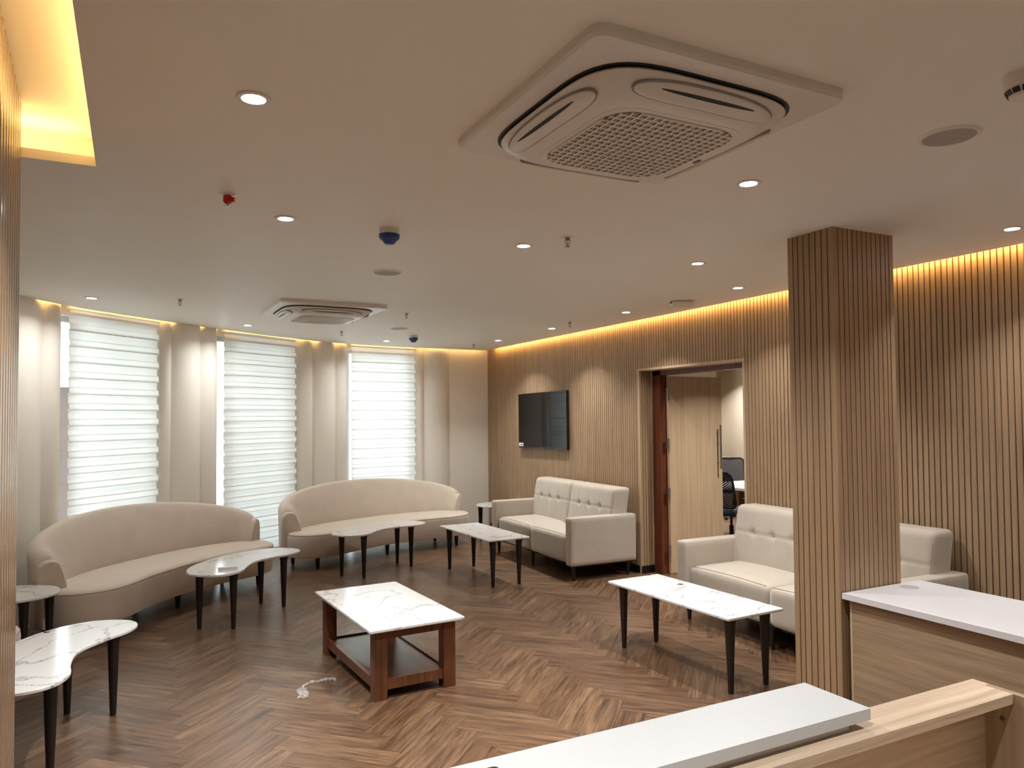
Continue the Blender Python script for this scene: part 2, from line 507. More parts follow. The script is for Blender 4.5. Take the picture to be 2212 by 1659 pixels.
# ------------------------------------------------------------------ ceiling slab with cove hole, soffit, upstands
def build_ceiling():
    bm = bmesh.new()
    outer = [Vector((EX, -2.6, 0)), ] + [Vector((p.x, p.y, 0)) for p in reversed(edge)] + [Vector((-2.35, -2.6, 0))]
    hx0, hy0, hx1, hy1 = -1.45, 0.35, -0.135, 3.345
    hole = [Vector((hx0, hy0, 0)), Vector((hx0, hy1, 0)), Vector((hx1, hy1, 0)), Vector((hx1, hy0, 0))]
    allp = outer + hole
    tris = tessellate_polygon([outer, hole])
    for z in (H, H + LIP):
        vs = [bm.verts.new((p.x, p.y, z)) for p in allp]
        for t in tris:
            bm.faces.new([vs[i] for i in t])
    bm.verts.ensure_lookup_table()
    n = len(allp); no = len(outer)
    for rng in (range(no), range(no, n)):
        R_ = list(rng)
        for i, j in zip(R_, R_[1:] + R_[:1]):
            bm.faces.new((bm.verts[i], bm.verts[j], bm.verts[n + j], bm.verts[n + i]))
    # upstands around the cove and along the light channels
    T = 0.02
    cx0, cy0, cx1, cy1 = hx0 - .22, hy0 - .22, hx1 + .22, hy1 + .22
    for a in ((cx0 - T, cy0, cx0, cy1), (cx1, cy0, cx1 + T, cy1), (cx0, cy0 - T, cx1, cy0), (cx0, cy1, cx1, cy1 + T)):
        box(bm, a[0], a[1], H + LIP, a[2], a[3], HV)
    box(bm, EX - 0.22, -2.6, H + LIP, EX - 0.20, 9.85, HV)
    nr = normals2(edge, False)
    pts = [(p.x + q.x * 0.2, p.y + q.y * 0.2) for p, q in zip(edge, nr)]
    for a, b in zip(pts, pts[1:]):
        v = [bm.verts.new((q[0], q[1], z)) for z in (H + LIP, HV) for q in (a, b)]
        bm.faces.new((v[0], v[1], v[3], v[2]))
    # soffit
    box(bm, -2.9, -3.0, HV, 11.2, 11.4, HV + 0.1)
    return struct('ceiling', bm, MCEIL)
build_ceiling()

def area(name, loc, direction, sx, sy, watts, col, spread=None):
    d = bpy.data.lights.new(name, 'AREA'); d.shape = 'RECTANGLE'; d.size = sx; d.size_y = sy; d.energy = watts; d.color = col
    if spread: d.spread = spread
    o = bpy.data.objects.new(name, d); COL.objects.link(o); o.location = loc
    o.rotation_euler = Vector(direction).to_track_quat('-Z', 'Y').to_euler()
    return o
AMBER = (1.0, 0.60, 0.21)
def led(p, q, out, name='cove_led_strip', k=1.0):
    p, q = Vector(p), Vector(q); L = (q - p).length
    d = bpy.data.lights.new(name, 'AREA'); d.shape = 'RECTANGLE'; d.size = L; d.size_y = 0.012; d.energy = LED_W * L * k; d.color = AMBER
    o = bpy.data.objects.new(name, d); COL.objects.link(o)
    X = (q - p).normalized(); Zd = -(Vector(out).normalized()); Zd = (Zd - X * Zd.dot(X)).normalized(); Y = Zd.cross(X)
    m = (p + q) / 2
    o.matrix_world = Matrix(((X.x, Y.x, Zd.x, m.x), (X.y, Y.y, Zd.y, m.y), (X.z, Y.z, Zd.z, m.z), (0, 0, 0, 1)))
    return o
ZL = H + LIP + 0.012
for a, b in ((-2.4, 1.0), (1.0, 4.0), (4.0, 7.0), (7.0, 9.9)):
    led((EX + 0.003, a, H + 0.024), (EX + 0.003, b, H + 0.024), (1, 0, 0.0), k=0.5)
led((-0.04, 0.4, ZL), (-0.04, 3.3, ZL), (-0.3, 0, 1), k=0.36)
led((-1.4, 3.44, ZL), (-0.2, 3.44, ZL), (0, -0.3, 1), k=0.36)
_nr = normals2(edge, False)
for i in range(25, len(edge) - 1, 5):
    j = min(i + 5, len(edge) - 1)
    o_ = -(_nr[i] + _nr[j]) * 0.5
    p = edge[i] + o_ * 0.012; q = edge[j] + o_ * 0.012
    led((p.x, p.y, H + 0.024), (q.x, q.y, H + 0.024), (o_.x, o_.y, 0), k=0.11)

# ------------------------------------------------------------------ slatted right wall
def slats(bm, a, b, z0, z1, plane, nrm, axis, pitch=0.04, gap=0.0085, dep=0.009, back=0.03):
    """boxes along axis 'x' or 'y' on a backing; plane = coordinate of the slat faces, nrm = +1/-1 the side they face"""
    def bx(u0, u1, w0, w1, mi):
        if axis == 'y': box(bm, min(w0, w1), u0, z0, max(w0, w1), u1, z1, mi)
        else: box(bm, u0, min(w0, w1), z0, u1, max(w0, w1), z1, mi)
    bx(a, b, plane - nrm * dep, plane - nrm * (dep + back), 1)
    n = max(1, round((b - a) / pitch)); p = (b - a) / n
    for i in range(n):
        u = a + i * p
        bx(u + gap / 2, u + p - gap / 2, plane, plane - nrm * dep, 0)

DY0, DY1, DZ = 4.875, 6.427, 2.167     # outer edges of the door trim
def build_wall_right():
    bm = bmesh.new()
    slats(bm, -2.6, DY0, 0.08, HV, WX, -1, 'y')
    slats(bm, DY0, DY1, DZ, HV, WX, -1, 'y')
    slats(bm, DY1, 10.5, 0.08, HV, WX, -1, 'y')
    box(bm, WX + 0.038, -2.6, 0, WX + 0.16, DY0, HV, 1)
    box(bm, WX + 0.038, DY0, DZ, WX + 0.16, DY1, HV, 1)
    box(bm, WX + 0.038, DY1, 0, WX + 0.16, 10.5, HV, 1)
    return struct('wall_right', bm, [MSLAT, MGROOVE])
build_wall_right()
bm = bmesh.new(); box(bm, WX - 0.006, -2.6, 0, WX + 0.04, DY0, 0.08); box(bm, WX - 0.006, DY1, 0, WX + 0.04, 10.05, 0.08)
struct('baseboard_right', bm, MSKIRT)

# door opening: trim, slatted reveal, walnut frame, leaf
bm = bmesh.new(); tw = 0.024
box(bm, WX - 0.004, DY0, 0, WX + 0.165, DY0 + tw, DZ)
box(bm, WX - 0.004, DY1 - tw, 0, WX + 0.006, DY1, DZ)
box(bm, WX - 0.004, DY0 + tw, DZ - tw, WX + 0.165, DY1 - tw, DZ)
struct('trim_1', bm, MOAK)
bm = bmesh.new(); slats(bm, WX + 0.004, WX + 0.165, 0.08, DZ - tw, DY1 - tw, -1, 'x', 0.034)
struct('wall_reveal', bm, [MSLAT, MGROOVE])
bm = bmesh.new(); box(bm, WX + 0.0, DY1 - tw - 0.006, 0, WX + 0.165, DY1 - tw + 0.02, 0.08); struct('baseboard_reveal', bm, MSKIRT)
door = tag(thing('door_1', None, None, (5.04, 6.245, 0), 0.0), kind='structure')
FX = WX + 0.166
fr = bmesh.new()
box(fr, FX, 6.27, 0, FX + 0.10, 6.40, DZ - tw); box(fr, FX, 4.90, 0, FX + 0.10, 4.99, DZ - tw); box(fr, FX, 4.90, 2.095, FX + 0.10, 6.40, DZ - tw + .01)
bev(fr, 0.004, 1)
for v in fr.verts: v.co -= Vector((5.04, 6.245, 0))
obj('door_frame', fr, MWALNUT, door)
lf = rbx(0.008, -0.018, 0.008, 0.735, 0.018, 2.083, 0.002, 1)
leaf = obj('door_leaf', lf, MDOOR, door)
for z in (0.25, 0.85, 1.37, 1.90):
    h = bmesh.new(); box(h, -0.028, -0.022, z - .055, 0.008, -0.016, z + .055); lathe(h, [(0.007, -.056), (0.007, .056)], 10, (-0.008, -0.024, z))
    obj('hinge', h, MSTEEL, door)
hd = bmesh.new()
lathe(hd, [(0.011, 1.08), (0.011, 1.56)], 14, (0.665, -0.075, 0))
for z in (1.16, 1.48):
    M = Matrix.Translation((0.665, -0.018, z)) @ Matrix.Rotation(PI / 2, 4, 'X'); lathe(hd, [(0.007, 0), (0.007, .058)], 10, (0, 0, 0), 0, M)
obj('door_handle', hd, MSTEEL, door, 0.6)
lk = rbx(0.736, -0.012, 1.22, 0.739, 0.012, 1.40, 0.0005, 1); obj('lock_plate', lk, MSTEEL, door)
hd = bmesh.new(); lathe(hd, [(0.011, 1.08), (0.011, 1.56)], 14, (0.665, 0.075, 0))
for z in (1.16, 1.48):
    M = Matrix.Translation((0.665, 0.018, z)) @ Matrix.Rotation(-PI / 2, 4, 'X'); lathe(hd, [(0.007, 0), (0.007, .058)], 10, (0, 0, 0), 0, M)
obj('door_handle', hd, MSTEEL, door, 0.6)

# ------------------------------------------------------------------ bay wall piers, windows, blinds
K = 1.011
PIERS = [
    [(-2.35, 2.9), (-2.32, 3.6), (-2.18, 4.4), (-1.92, 5.2), (-1.52, 6.05), (-1.04, 6.72), (-0.677, 7.29), (-0.50, 7.53)],
    [(0.216, 8.235), (0.346, 8.33), (0.642, 8.575), (0.90, 8.815)],
    [(1.80, 9.46), (2.055, 9.638), (2.383, 9.775), (2.63, 9.868)],
    [(3.58, 10.05), (3.727, 10.066), (4.12, 10.07), (4.80, 10.075)],
]
def pier_path(P, last):
    out = []
    for s, (a, b) in enumerate(zip(P, P[1:])):
        a, b = Vector((*a, 0)) * K, Vector((*b, 0)) * K
        t = b - a; L = t.length; n = Vector((t.y, -t.x, 0)).normalized()
        flat = last and s == len(P) - 2
        N = 12
        for i in range(N):
            u = i / N
            bulge = 0.0 if flat else min(0.07, L * 0.2) * (1 - (2 * u - 1) ** 2) ** 0.8
            rec = 0.14 * u ** 2.5 if (s == len(P) - 2 and not last) else (0.07 * (1 - u) ** 2.5 if (s == 0 and P[0][0] > -1) else 0.0)
            out.append(a + t * u + n * (bulge - rec))
    out.append(Vector((*P[-1], 0)) * K - (n * 0.14 if not last else n * 0))
    return out
bm = bmesh.new()
for i, P in enumerate(PIERS):
    path = pier_path(P, i == 3); nr = normals2(path, False)
    back = [p - Vector((0, 0, 0)) - (Vector(((path[-1] - path[0]).y, -(path[-1] - path[0]).x, 0)).normalized() * 0.34 if i else q * 0.3) for p, q in zip(path, nr)]
    loop = path + back[::-1]
    lo = [bm.verts.new((p.x, p.y, 0)) for p in loop]; hi = [bm.verts.new((p.x, p.y, HV)) for p in loop]; n = len(loop)
    for j in range(n):
        bm.faces.new((lo[j], lo[(j + 1) % n], hi[(j + 1) % n], hi[j]))
# bulkheads above and sills below the windows are added with each window
WIN = [((-0.50, 7.53), (0.216, 8.235)), ((0.90, 8.815), (1.80, 9.46)), ((2.63, 9.868), (3.58, 10.05))]
for a, b in WIN:
    a, b = Vector((*a, 0)) * K, Vector((*b, 0)) * K; t = (b - a).normalized(); n = Vector((-t.y, t.x, 0))
    M = Matrix(((t.x, n.x, 0, a.x), (t.y, n.y, 0, a.y), (0, 0, 1, 0), (0, 0, 0, 1))); L = (b - a).length
    box(bm, -0.02, 0.12, -0.05, L + 0.02, 0.34, 0.10, 0, M); box(bm, -0.02, 0.12, 2.62, L + 0.02, 0.34, HV, 0, M)
struct('wall_back', bm, MCREAM, 0.5)

BL = [((-0.466, 7.566), (0.216, 8.235), 'window blind at the left with a bright slit beside it'),
      ((0.93, 8.84), (1.80, 9.455), 'pleated white window blind between the two curved sofas, middle of the three'),
      ((2.655, 9.875), (3.58, 10.045), 'rightmost pleated white window blind, behind the right curved sofa near the corner')]
for i, (a, b, lab) in enumerate(BL):
    wa, wb = WIN[i]; A, B = Vector((*wa, 0)) * K, Vector((*wb, 0)) * K; t = (B - A).normalized(); n = Vector((-t.y, t.x, 0)); L = (B - A).length
    w = tag(thing('window_%d' % (i + 1), None, None, (A.x, A.y, 0), math.atan2(t.y, t.x)), kind='structure')
    f = bmesh.new()
    for q in ((0, .20, .10, .05, .25, 2.62), (L - .05, .20, .10, L, .25, 2.62), (.05, .20, .10, L - .05, .25, .15), (.05, .20, 2.57, L - .05, .25, 2.62)): box(f, *q)
    obj('window_frame', f, MALU, w)
    g = bmesh.new(); box(g, .05, .222, .15, L - .05, .228, 2.57); obj('window_pane', g, MGLASS, w)
    # blind
    A, B = Vector((*a, 0)) * (K + 0.001), Vector((*b, 0)) * (K + 0.001); t = (B - A).normalized(); L = (B - A).length
    A = A + t * (-0.035 if i else -0.05); L += (0.035 if i else 0.05)
    r = thing('window_blind', lab if i else 'pleated white ' + lab, 'blind', (A.x, A.y, 0.12), math.atan2(t.y, t.x), 'pleated blinds in the curved window bay')
    bm = bmesh.new(); per = 0.142 if i == 0 else 0.132; top = 2.56; prof = []; z = 0.0
    rr = random.Random(i + 3); bars = []
    cols = 8
    def strip(pr, x0, x1):
        wob = [rr.uniform(-.0008, .0008) for _ in range(cols + 1)]
        ca = [[bm.verts.new((x0 + (x1 - x0) * c / cols, q[0], q[1] + wob[c] * q[2])) for c in range(cols + 1)] for q in pr]
        for ra, rb in zip(ca, ca[1:]):
            for c in range(cols): bm.faces.new((ra[c], ra[c + 1], rb[c + 1], rb[c]))
    while z + per < top:
        strip([(0.0, z - .004, 0), (0.002, z + per * .3, 0), (0.0, z + per * .60, 0)], 0.0, L)
        z += per
    strip([(0.0, z - .004, 0), (0.0, top, 0)], 0.0, L)
    o = obj('blind_fabric', bm, MBLIND, r)
    bm = bmesh.new(); z = 0.0
    while z + per < top:
        a0, a1 = z + per * .58, z + per
        strip([(0.0, a1, 0), (-0.012, a1 + .002, 1), (-0.016, a1 - .012, 1), (-0.019, a0 + .012, 1), (-0.019, a0 - .004, 1), (-0.012, a0 - .006, 1), (-.001, a0 + .006, 1)], -0.006, L + 0.006)
        z += per
    obj('pleat', bm, MBLIND, r, 0.7)
    obj('head_rail', rbx(-0.01, -0.025, 2.54, L + 0.01, 0.02, 2.60, 0.004, 1), MWHITE, r)

# other walls of the shell
bm = bmesh.new(); box(bm, -2.6, -2.75, 0, 5.0, -2.6, HV); struct('wall_front', bm, MCREAM)
bm = bmesh.new(); box(bm, -2.6, -2.6, 0, -2.36, 3.0, HV); struct('wall_left', bm, MCREAM)
# room beyond the door
bm = bmesh.new(); box(bm, 10.0, 2.2, 0, 10.15, 11.0, HV); struct('wall_beyond_east', bm, MWALL)
bm = bmesh.new(); box(bm, 4.97, 10.86, 0, 10.15, 11.0, HV); struct('wall_beyond_north', bm, MYEL)
bm = bmesh.new(); box(bm, 8.2, 10.5, 0, 9.62, 10.86, HV); struct('wall_beyond_nib', bm, MWALL)
bm = bmesh.new(); box(bm, 4.97, 2.05, 0, 10.15, 2.2, HV); struct('wall_beyond_south', bm, MWALL)
bm = bmesh.new(); box(bm, 5.0, 2.2, 2.70, 10.0, 10.86, 2.74); struct('ceiling_beyond', bm, MCEIL)

# outside: facade seen through the slit beside the left blind
bd = thing('building', 'reddish brown building outside, seen in the slit beside the left blind', 'building', (-6.0, 22.0, -6.0), 0.35)
bm = bmesh.new(); box(bm, -7, 0, 0, 7, 4, 8.6)
MBR = paint('brown_facade', (0.035, 0.016, 0.011), 0.8); obj('facade', bm, MBR, bd)
for i in (-4, -2, 0, 2, 4):
    for z in (3.0, 6.4):
        bm = bmesh.new(); box(bm, i - .4, -0.05, z, i + .4, 0.02, z + 1.5); obj('window', bm, MALU, bd)
bm = bmesh.new(); box(bm, -7.2, -0.2, 8.6, 7.2, 4.2, 10.0); obj('parapet', bm, plain('pale_blue_facade', (0.45, 0.62, 0.72), 0.7), bd)

# ------------------------------------------------------------------ pillar and reeded partition
PX0, PX1, PY0, PY1 = 3.345, 3.835, 2.735, 3.045
bm = bmesh.new(); d = 0.008
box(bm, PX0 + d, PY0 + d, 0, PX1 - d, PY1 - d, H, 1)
def pil(axis, a, b, plane, nrm):
    edge_w = 0.034
    def bx(u0, u1):
        w0, w1 = plane, plane - nrm * d
        if axis == 'y': box(bm, min(w0, w1), u0, 0, max(w0, w1), u1, H, 0)
        else: box(bm, u0, min(w0, w1), 0, u1, max(w0, w1), H, 0)
    e0 = d if axis == 'y' else 0.0
    bx(a + e0, a + edge_w); bx(b - edge_w, b - e0)
    n = round((b - a - 2 * edge_w) / 0.0385); p = (b - a - 2 * edge_w) / n
    for i in range(n): bx(a + edge_w + i * p + 0.007, a + edge_w + (i + 1) * p - (0.0 if i < n - 1 else 0.007))
pil('y', PY0, PY1, PX0, -1); pil('y', PY0, PY1, PX1, 1); pil('x', PX0, PX1, PY0, -1); pil('x', PX0, PX1, PY1, 1)
tag(obj('pillar', bm, [MSLAT, MGROOVE]), 'square oak-slatted pillar standing beside the white desk', 'pillar')

pn = thing('partition', 'glossy brown reeded partition panel at the left edge', 'partition', (-0.372, 3.255, 0), 0.045)
bm = bmesh.new(); box(bm, -0.40, -1.6, 0, -0.012, 0.0, 2.83); obj('core', bm, MWALNUT, pn)
bm = bmesh.new(); p = 0.082; n = int(1.6 / p)
for i in range(n):
    y1 = -i * p; y0 = y1 - p; prof = []
    for s in range(9):
        u = s / 8; prof.append((-0.012 + 0.012 * math.sin(PI * u) ** 0.7, y1 + (y0 - y1) * u))
    lo = [bm.verts.new((x, y, 0)) for x, y in prof]; hi = [bm.verts.new((x, y, 2.83)) for x, y in prof]
    for a in range(8): bm.faces.new((lo[a], lo[a + 1], hi[a + 1], hi[a]))
obj('reeded_face', bm, MREED, pn, 0.9)

# ------------------------------------------------------------------ ceiling fittings
KC = 0.987
def cp(x, y): return (x * KC, y * KC, H)
def make_downlight():
    t = thing('downlight', '', 'downlight')
    bm = bmesh.new(); lathe(bm, [(0.036, -0.001), (0.037, -0.006), (0.050, -0.006), (0.054, -0.001), (0.054, 0.0)], 32, cap0=False, cap1=False)
    obj('trim_ring', bm, MWHITE, t, 0.8)
    bm = bmesh.new(); lathe(bm, [(0.0365, -0.0035), (0.0365, -0.0012)], 32); obj('lens', bm, MLENS, t)
    return t
DLs = [(0.337, 2.445, 'nearest and largest downlight, at the upper left'), (0.687, 3.854, 'downlight beside the red-capped sprinkler'),
       (-0.308, 7.035, 'downlight at the far left, in front of the left blind'), (1.101, 8.404, 'small distant downlight in front of the middle blind'),
       (2.968, 9.409, 'small distant downlight in front of the right blind, beside the far blue-capped detector'),
       (4.305, 8.802, 'farthest downlight along the slatted wall, nearest the corner'), (2.069, 3.873, 'downlight in mid ceiling beside the exposed sprinkler'),
       (4.296, 7.373, 'downlight along the slatted wall above the television'), (4.304, 5.941, 'downlight along the slatted wall left of the white access point'),
       (3.368, 3.831, 'downlight in mid ceiling to the left of the pillar top'), (4.311, 4.435, 'downlight close to the slatted wall, just left of the pillar'),
       (2.413, 2.406, 'downlight just behind the large air conditioner cassette'), (4.339, 2.369, 'downlight at the right edge, right of the pillar')]
HID = [(0.3, 0.5), (2.45, 0.55), (4.35, 0.6), (1.3, -1.2), (3.4, -1.2)]  # unseen downlights behind the camera; the last two added only as fill light
d0 = make_downlight()
for i, (x, y, lab) in enumerate(DLs):
    o = d0 if i == 0 else dup(d0, (0, 0, 0))
    o.location = cp(x, y); o['label'] = lab; o['group'] = 'recessed downlights'
for (x, y), w_ in zip(HID, ('over the left end of the white counter slab', 'over the joint of counter and desk', 'over the near end of the white desk', 'added as unseen fill at the reception rear, left one', 'added as unseen fill at the reception rear, right one')):
    o = dup(d0, cp(x, y)); o['label'] = 'recessed white downlight ' + w_; o['group'] = 'recessed downlights behind the camera'
def spot(x, y, z, w=SPOT_W, spread=110, col=(1.0, 0.99, 0.975)):
    d = bpy.data.lights.new('downlight_lamp', 'AREA'); d.shape = 'DISK'; d.size = 0.07; d.energy = w; d.color = col; d.spread = math.radians(spread)
    o = bpy.data.objects.new('downlight_lamp', d); COL.objects.link(o); o.location = (x, y, z); return o
LVL = [1.3, 1.5, .42, .5, .5, .65, 1.1, .7, .6, 1.0, .5, .75, .45] + [.9, .9, .7, .3, .3]
SPR = [120, 120, 150, 150, 150, 110, 120, 108, 108, 115, 108, 120, 110] + [110] * 5
for (x, y), k, sp_ in zip([(q[0], q[1]) for q in DLs] + HID, LVL, SPR):
    spot(x * KC, y * KC, H - 0.012, SPOT_W * k, sp_)
spot(5.5, 5.1, 2.68, 8); spot(7.4, 6.0, 2.68, 8); spot(9.4, 10.0, 2.68, 9); spot(8.6, 8.4, 2.68, 14); spot(6.0, 8.6, 2.68, 12)  # room beyond, no fittings modelled; first lamp added to brighten the door leaf

def make_sprinkler(red=False):
    t = thing('fire_sprinkler', '', 'sprinkler')
    bm = bmesh.new(); lathe(bm, [(0.012, -0.006), (0.030, -0.004), (0.042, 0.0)], 24, cap1=False); obj('escutcheon', bm, MWHITE, t, 0.8)
    bm = bmesh.new(); lathe(bm, [(0.010, -0.018), (0.012, -0.012), (0.012, -0.004)], 12)
    for s in (-1, 1): tube(bm, [(s * .010, 0, -.012), (s * .013, 0, -.024), (s * .011, 0, -.036), (0, 0, -.044)], 0.0022, 6)
    lathe(bm, [(0.003, -0.052), (0.003, -0.042)], 8)
    obj('frame_arms', bm, MBRASS, t, 0.8)
    bm = bmesh.new(); lathe(bm, [(0.015, -0.055), (0.016, -0.053), (0.004, -0.050)], 16)
    obj('deflector', bm, MBRASS, t)
    bm = bmesh.new()
    if red:
        lathe(bm, [(0.012, -0.042), (0.019, -0.034), (0.020, -0.012), (0.017, -0.008)], 14); box(bm, 0.016, -.006, -.034, .030, .006, -.014); obj('red_cap', bm, MRED, t, 0.8)
    else:
        lathe(bm, [(0.002, -0.038), (0.002, -0.018)], 8); obj('glass_bulb', bm, MRED, t)
    return t
SP = [(2.2, 3.587, 'exposed metal sprinkler head right of the mid-ceiling downlight'), (0.351, 6.822, 'metal sprinkler head on the ceiling in front of the left blind'),
      (2.363, 6.853, 'metal sprinkler head just right of the far air conditioner'), (2.161, 8.562, 'small metal sprinkler head just beyond the far air conditioner'),
      (4.184, 6.794, 'small metal sprinkler head near the top of the slatted wall'), (4.205, 9.373, 'smallest, farthest metal sprinkler head near the room corner')]
s0 = make_sprinkler()
for i, (x, y, lab) in enumerate(SP):
    o = s0 if i == 0 else dup(s0, (0, 0, 0)); o.location = cp(x, y); o.rotation_euler = (0, 0, -0.5); o['label'] = lab; o['group'] = 'fire sprinklers on the ceiling'
o = make_sprinkler(True); o.location = cp(0.379, 3.559); o.rotation_euler = (0, 0, -0.5); tag(o, 'sprinkler head covered by a bright red protective cap', None, 'fire sprinklers on the ceiling')

def make_speaker():
    t = thing('ceiling_speaker', '', 'speaker')
    bm = bmesh.new(); lathe(bm, [(0.086, -0.004), (0.088, -0.008), (0.098, -0.007), (0.105, 0.0)], 48, cap0=False, cap1=False); obj('rim', bm, MWHITE, t, 0.8)
    bm = bmesh.new(); lathe(bm, [(0.087, -0.006), (0.087, -0.002)], 48); obj('grille', bm, MSPK, t)
    return t
p0 = make_speaker()
for i, (x, y, lab) in enumerate(((1.58, 4.99, 'round ceiling speaker above the far air conditioner, below the near blue-capped detector'), (2.687, 8.05, 'small distant round ceiling speaker left of the far blue-capped detector'),
                                 (2.676, 1.67, 'large round ceiling speaker at the upper right with a grey grille'))):
    o = p0 if i == 0 else dup(p0, (0, 0, 0)); o.location = cp(x, y); o['label'] = lab; o['group'] = 'round ceiling speakers'

def make_smoke(blue=True):
    t = thing('smoke_detector', '', 'detector')
    bm = bmesh.new(); lathe(bm, [(0.050, -0.034), (0.053, -0.028), (0.053, 0.0)], 32); obj('base', bm, MWHITE, t, 0.7)
    bm = bmesh.new()
    if blue:
        lathe(bm, [(0.022, -0.082), (0.026, -0.080), (0.040, -0.062), (0.053, -0.052), (0.056, -0.030)], 20); obj('dust_cap', bm, MBLUE, t, 0.5)
    else:
        lathe(bm, [(0.036, -0.058), (0.038, -0.056), (0.047, -0.034)], 32); obj('cover', bm, MWHITE, t, 0.6)
        bm = bmesh.new()
        for k in range(12):
            a = 2 * PI * k / 12; M = Matrix.Rotation(a, 4, 'Z') @ Matrix.Translation((0.0435, 0, -0.0455)) @ Matrix.Rotation(0.42, 4, 'Y')
            box(bm, -0.0012, -0.0088, -0.0075, 0.0012, 0.0088, 0.0075, 0, M)
        obj('air_slot', bm, MDARK, t)
    return t
o = make_smoke(); o.location = cp(1.231, 3.846); tag(o, 'smoke detector with a blue dust cap, the nearer and larger one', None, 'blue-capped smoke detectors')
o2 = dup(o, cp(3.09, 8.705), 0, 'smoke detector with a blue dust cap, the farther small one near the bay')
o = make_smoke(False); o.location = cp(2.41, 1.265); o.scale = (1.12, 1.12, 1.12); tag(o, 'uncapped white smoke detector cut by the right edge at the top')
t = thing('access_point', 'white rounded box fixed to the ceiling near the slatted wall', 'access point', cp(4.363, 5.18), -0.45)
bm = rcube(0.095, 0.06, 0.022, 0.016, (10, 8, 6), None, (0, 0, -0.024)); obj('body', bm, MWHITE, t, 0.8)
bm = rbx(-0.098, -0.035, -0.018, -0.086, 0.035, -0.008, 0.002, 1); obj('vent', bm, MDARK, t)

# air conditioner cassettes
def rsq(h, r, k=8):
    out = []
    for cx, cy, a0 in ((h - r, -h + r, -PI / 2), (h - r, h - r, 0), (-h + r, h - r, PI / 2), (-h + r, -h + r, PI)):
        for i in range(k + 1):
            a = a0 + PI / 2 * i / k; out.append(Vector((cx + r * math.cos(a), cy + r * math.sin(a), 0)))
    return out
def squircle(h, b, n=96):
    """rounded square whose sides bow outwards"""
    out = []
    for i in range(n):
        a = 2 * PI * (i + 0.5) / n - PI / 2; c, s = math.cos(a), math.sin(a)
        r = h / ((abs(c) ** b + abs(s) ** b) ** (1 / b)); out.append(Vector((r * c, r * s, 0)))
    return out
def make_ac(S_=0.94):
    t = thing('ceiling_air_conditioner', '', 'air conditioner')
    h = S_ / 2
    bm = bmesh.new(); o_ = rsq(h, 0.045); slab(bm, o_, [(0, 0.0), (0, -0.022), (-0.006, -0.032), (-0.02, -0.034)])
    obj('ceiling_panel', bm, MWHITE, t, 0.5)
    bm = bmesh.new(); slab(bm, squircle(0.402, 4.6), [(0, -0.0345), (0, -0.0365)]); obj('shadow_gap', bm, MDARK, t)
    bm = bmesh.new(); sq = squircle(0.392, 4.6)
    slab(bm, sq, [(-0.02, -0.037), (-0.003, -0.040), (0.0, -0.046), (-0.006, -0.053), (-0.045, -0.078), (-0.085, -0.0955), (-0.10, -0.0985), (-0.125, -0.1)])
    obj('front_cover', bm, MWHITE, t, 0.7)
    # four pill-shaped louvres lying on the sloping sides
    TL = 0.47
    for q in range(4):
        M = Matrix.Rotation(q * PI / 2, 4, 'Z') @ Matrix.Translation((0, -0.352, -0.0745)) @ Matrix.Rotation(TL, 4, 'X').inverted()
        pts = []; L_, w_ = 0.262, 0.036
        for i in range(48):
            a = 2 * PI * i / 48; x = L_ * math.copysign(abs(math.cos(a)) ** 0.6, math.cos(a)); y = w_ * math.copysign(abs(math.sin(a)) ** 0.9, math.sin(a))
            pts.append(Vector((x, y + 0.012 * (x / L_) ** 2, 0)))
        bm = bmesh.new(); slab(bm, pts, [(0.003, 0.006), (0.004, -0.0004), (0.002, -0.0008)])
        for v in bm.verts: v.co = M @ v.co
        obj('louvre_gap', bm, MGREY, t, 0.5)
        bm = bmesh.new(); slab(bm, pts, [(-0.001, 0.0), (-0.001, -0.005), (-0.006, -0.0075)])
        for v in bm.verts: v.co = M @ v.co
        lv = obj('louvre', bm, MWHITE, t, 0.5)
        bm = bmesh.new(); ps = [Vector((0.18 * math.cos(2 * PI * i / 24), 0.0065 * math.sin(2 * PI * i / 24) - .006, 0)) for i in range(24)]
        slab(bm, ps, [(0, -0.007), (0, -0.0083)])
        for v in bm.verts: v.co = M @ v.co
        obj('slot', bm, MDARK, lv)
    # intake grille: dark filter, raised lattice
    g = 0.245
    bm = bmesh.new(); slab(bm, rsq(g + 0.022, 0.10), [(0, -0.0990), (0, -0.1010), (-0.004, -0.1020)]); obj('grille_frame', bm, MWHITE, t, 0.5)
    bm = bmesh.new(); slab(bm, rsq(g, 0.09), [(0, -0.1017), (0, -0.1030)]); obj('filter', bm, MGRILL, t, 0.5)
    bm = bmesh.new(); n = 17; st = 2 * g / n
    def clip(u):
        a = abs(u) - (g - 0.09); return g if a <= 0 else g - 0.09 + math.sqrt(max(0, 0.09 ** 2 - a * a))
    for i in range(n + 1):
        u = -g + i * st; c = clip(u) if abs(u) < g else g - 0.09
        box(bm, u - 0.0035, -c, -0.1070, u + 0.0035, c, -0.1025); box(bm, -c, u - 0.0035, -0.1070, c, u + 0.0035, -0.1025)
        if i < n:
            um = u + st / 2; c = clip(um) - 0.003
            box(bm, um - 0.0014, -c, -0.1045, um + 0.0014, c, -0.1025)
    obj('lattice', bm, MWHITE, t)
    bm = bmesh.new(); slab(bm, [Vector((0.282 + 0.009 * math.cos(2 * PI * i / 24), 0.02 + 0.021 * math.sin(2 * PI * i / 24), 0)) for i in range(24)], [(0, -0.0985), (0, -0.1010)])
    lg = obj('badge', bm, plain('badge_blue', (0.02, 0.03, 0.14), 0.3), t); lg['label'] = 'small dark blue oval badge'
    return t
ac = make_ac(); ac.location = (1.516, 2.02, H); tag(ac, 'large white square ceiling air conditioner cassette, the near one overhead', None, 'ceiling air conditioner cassettes')
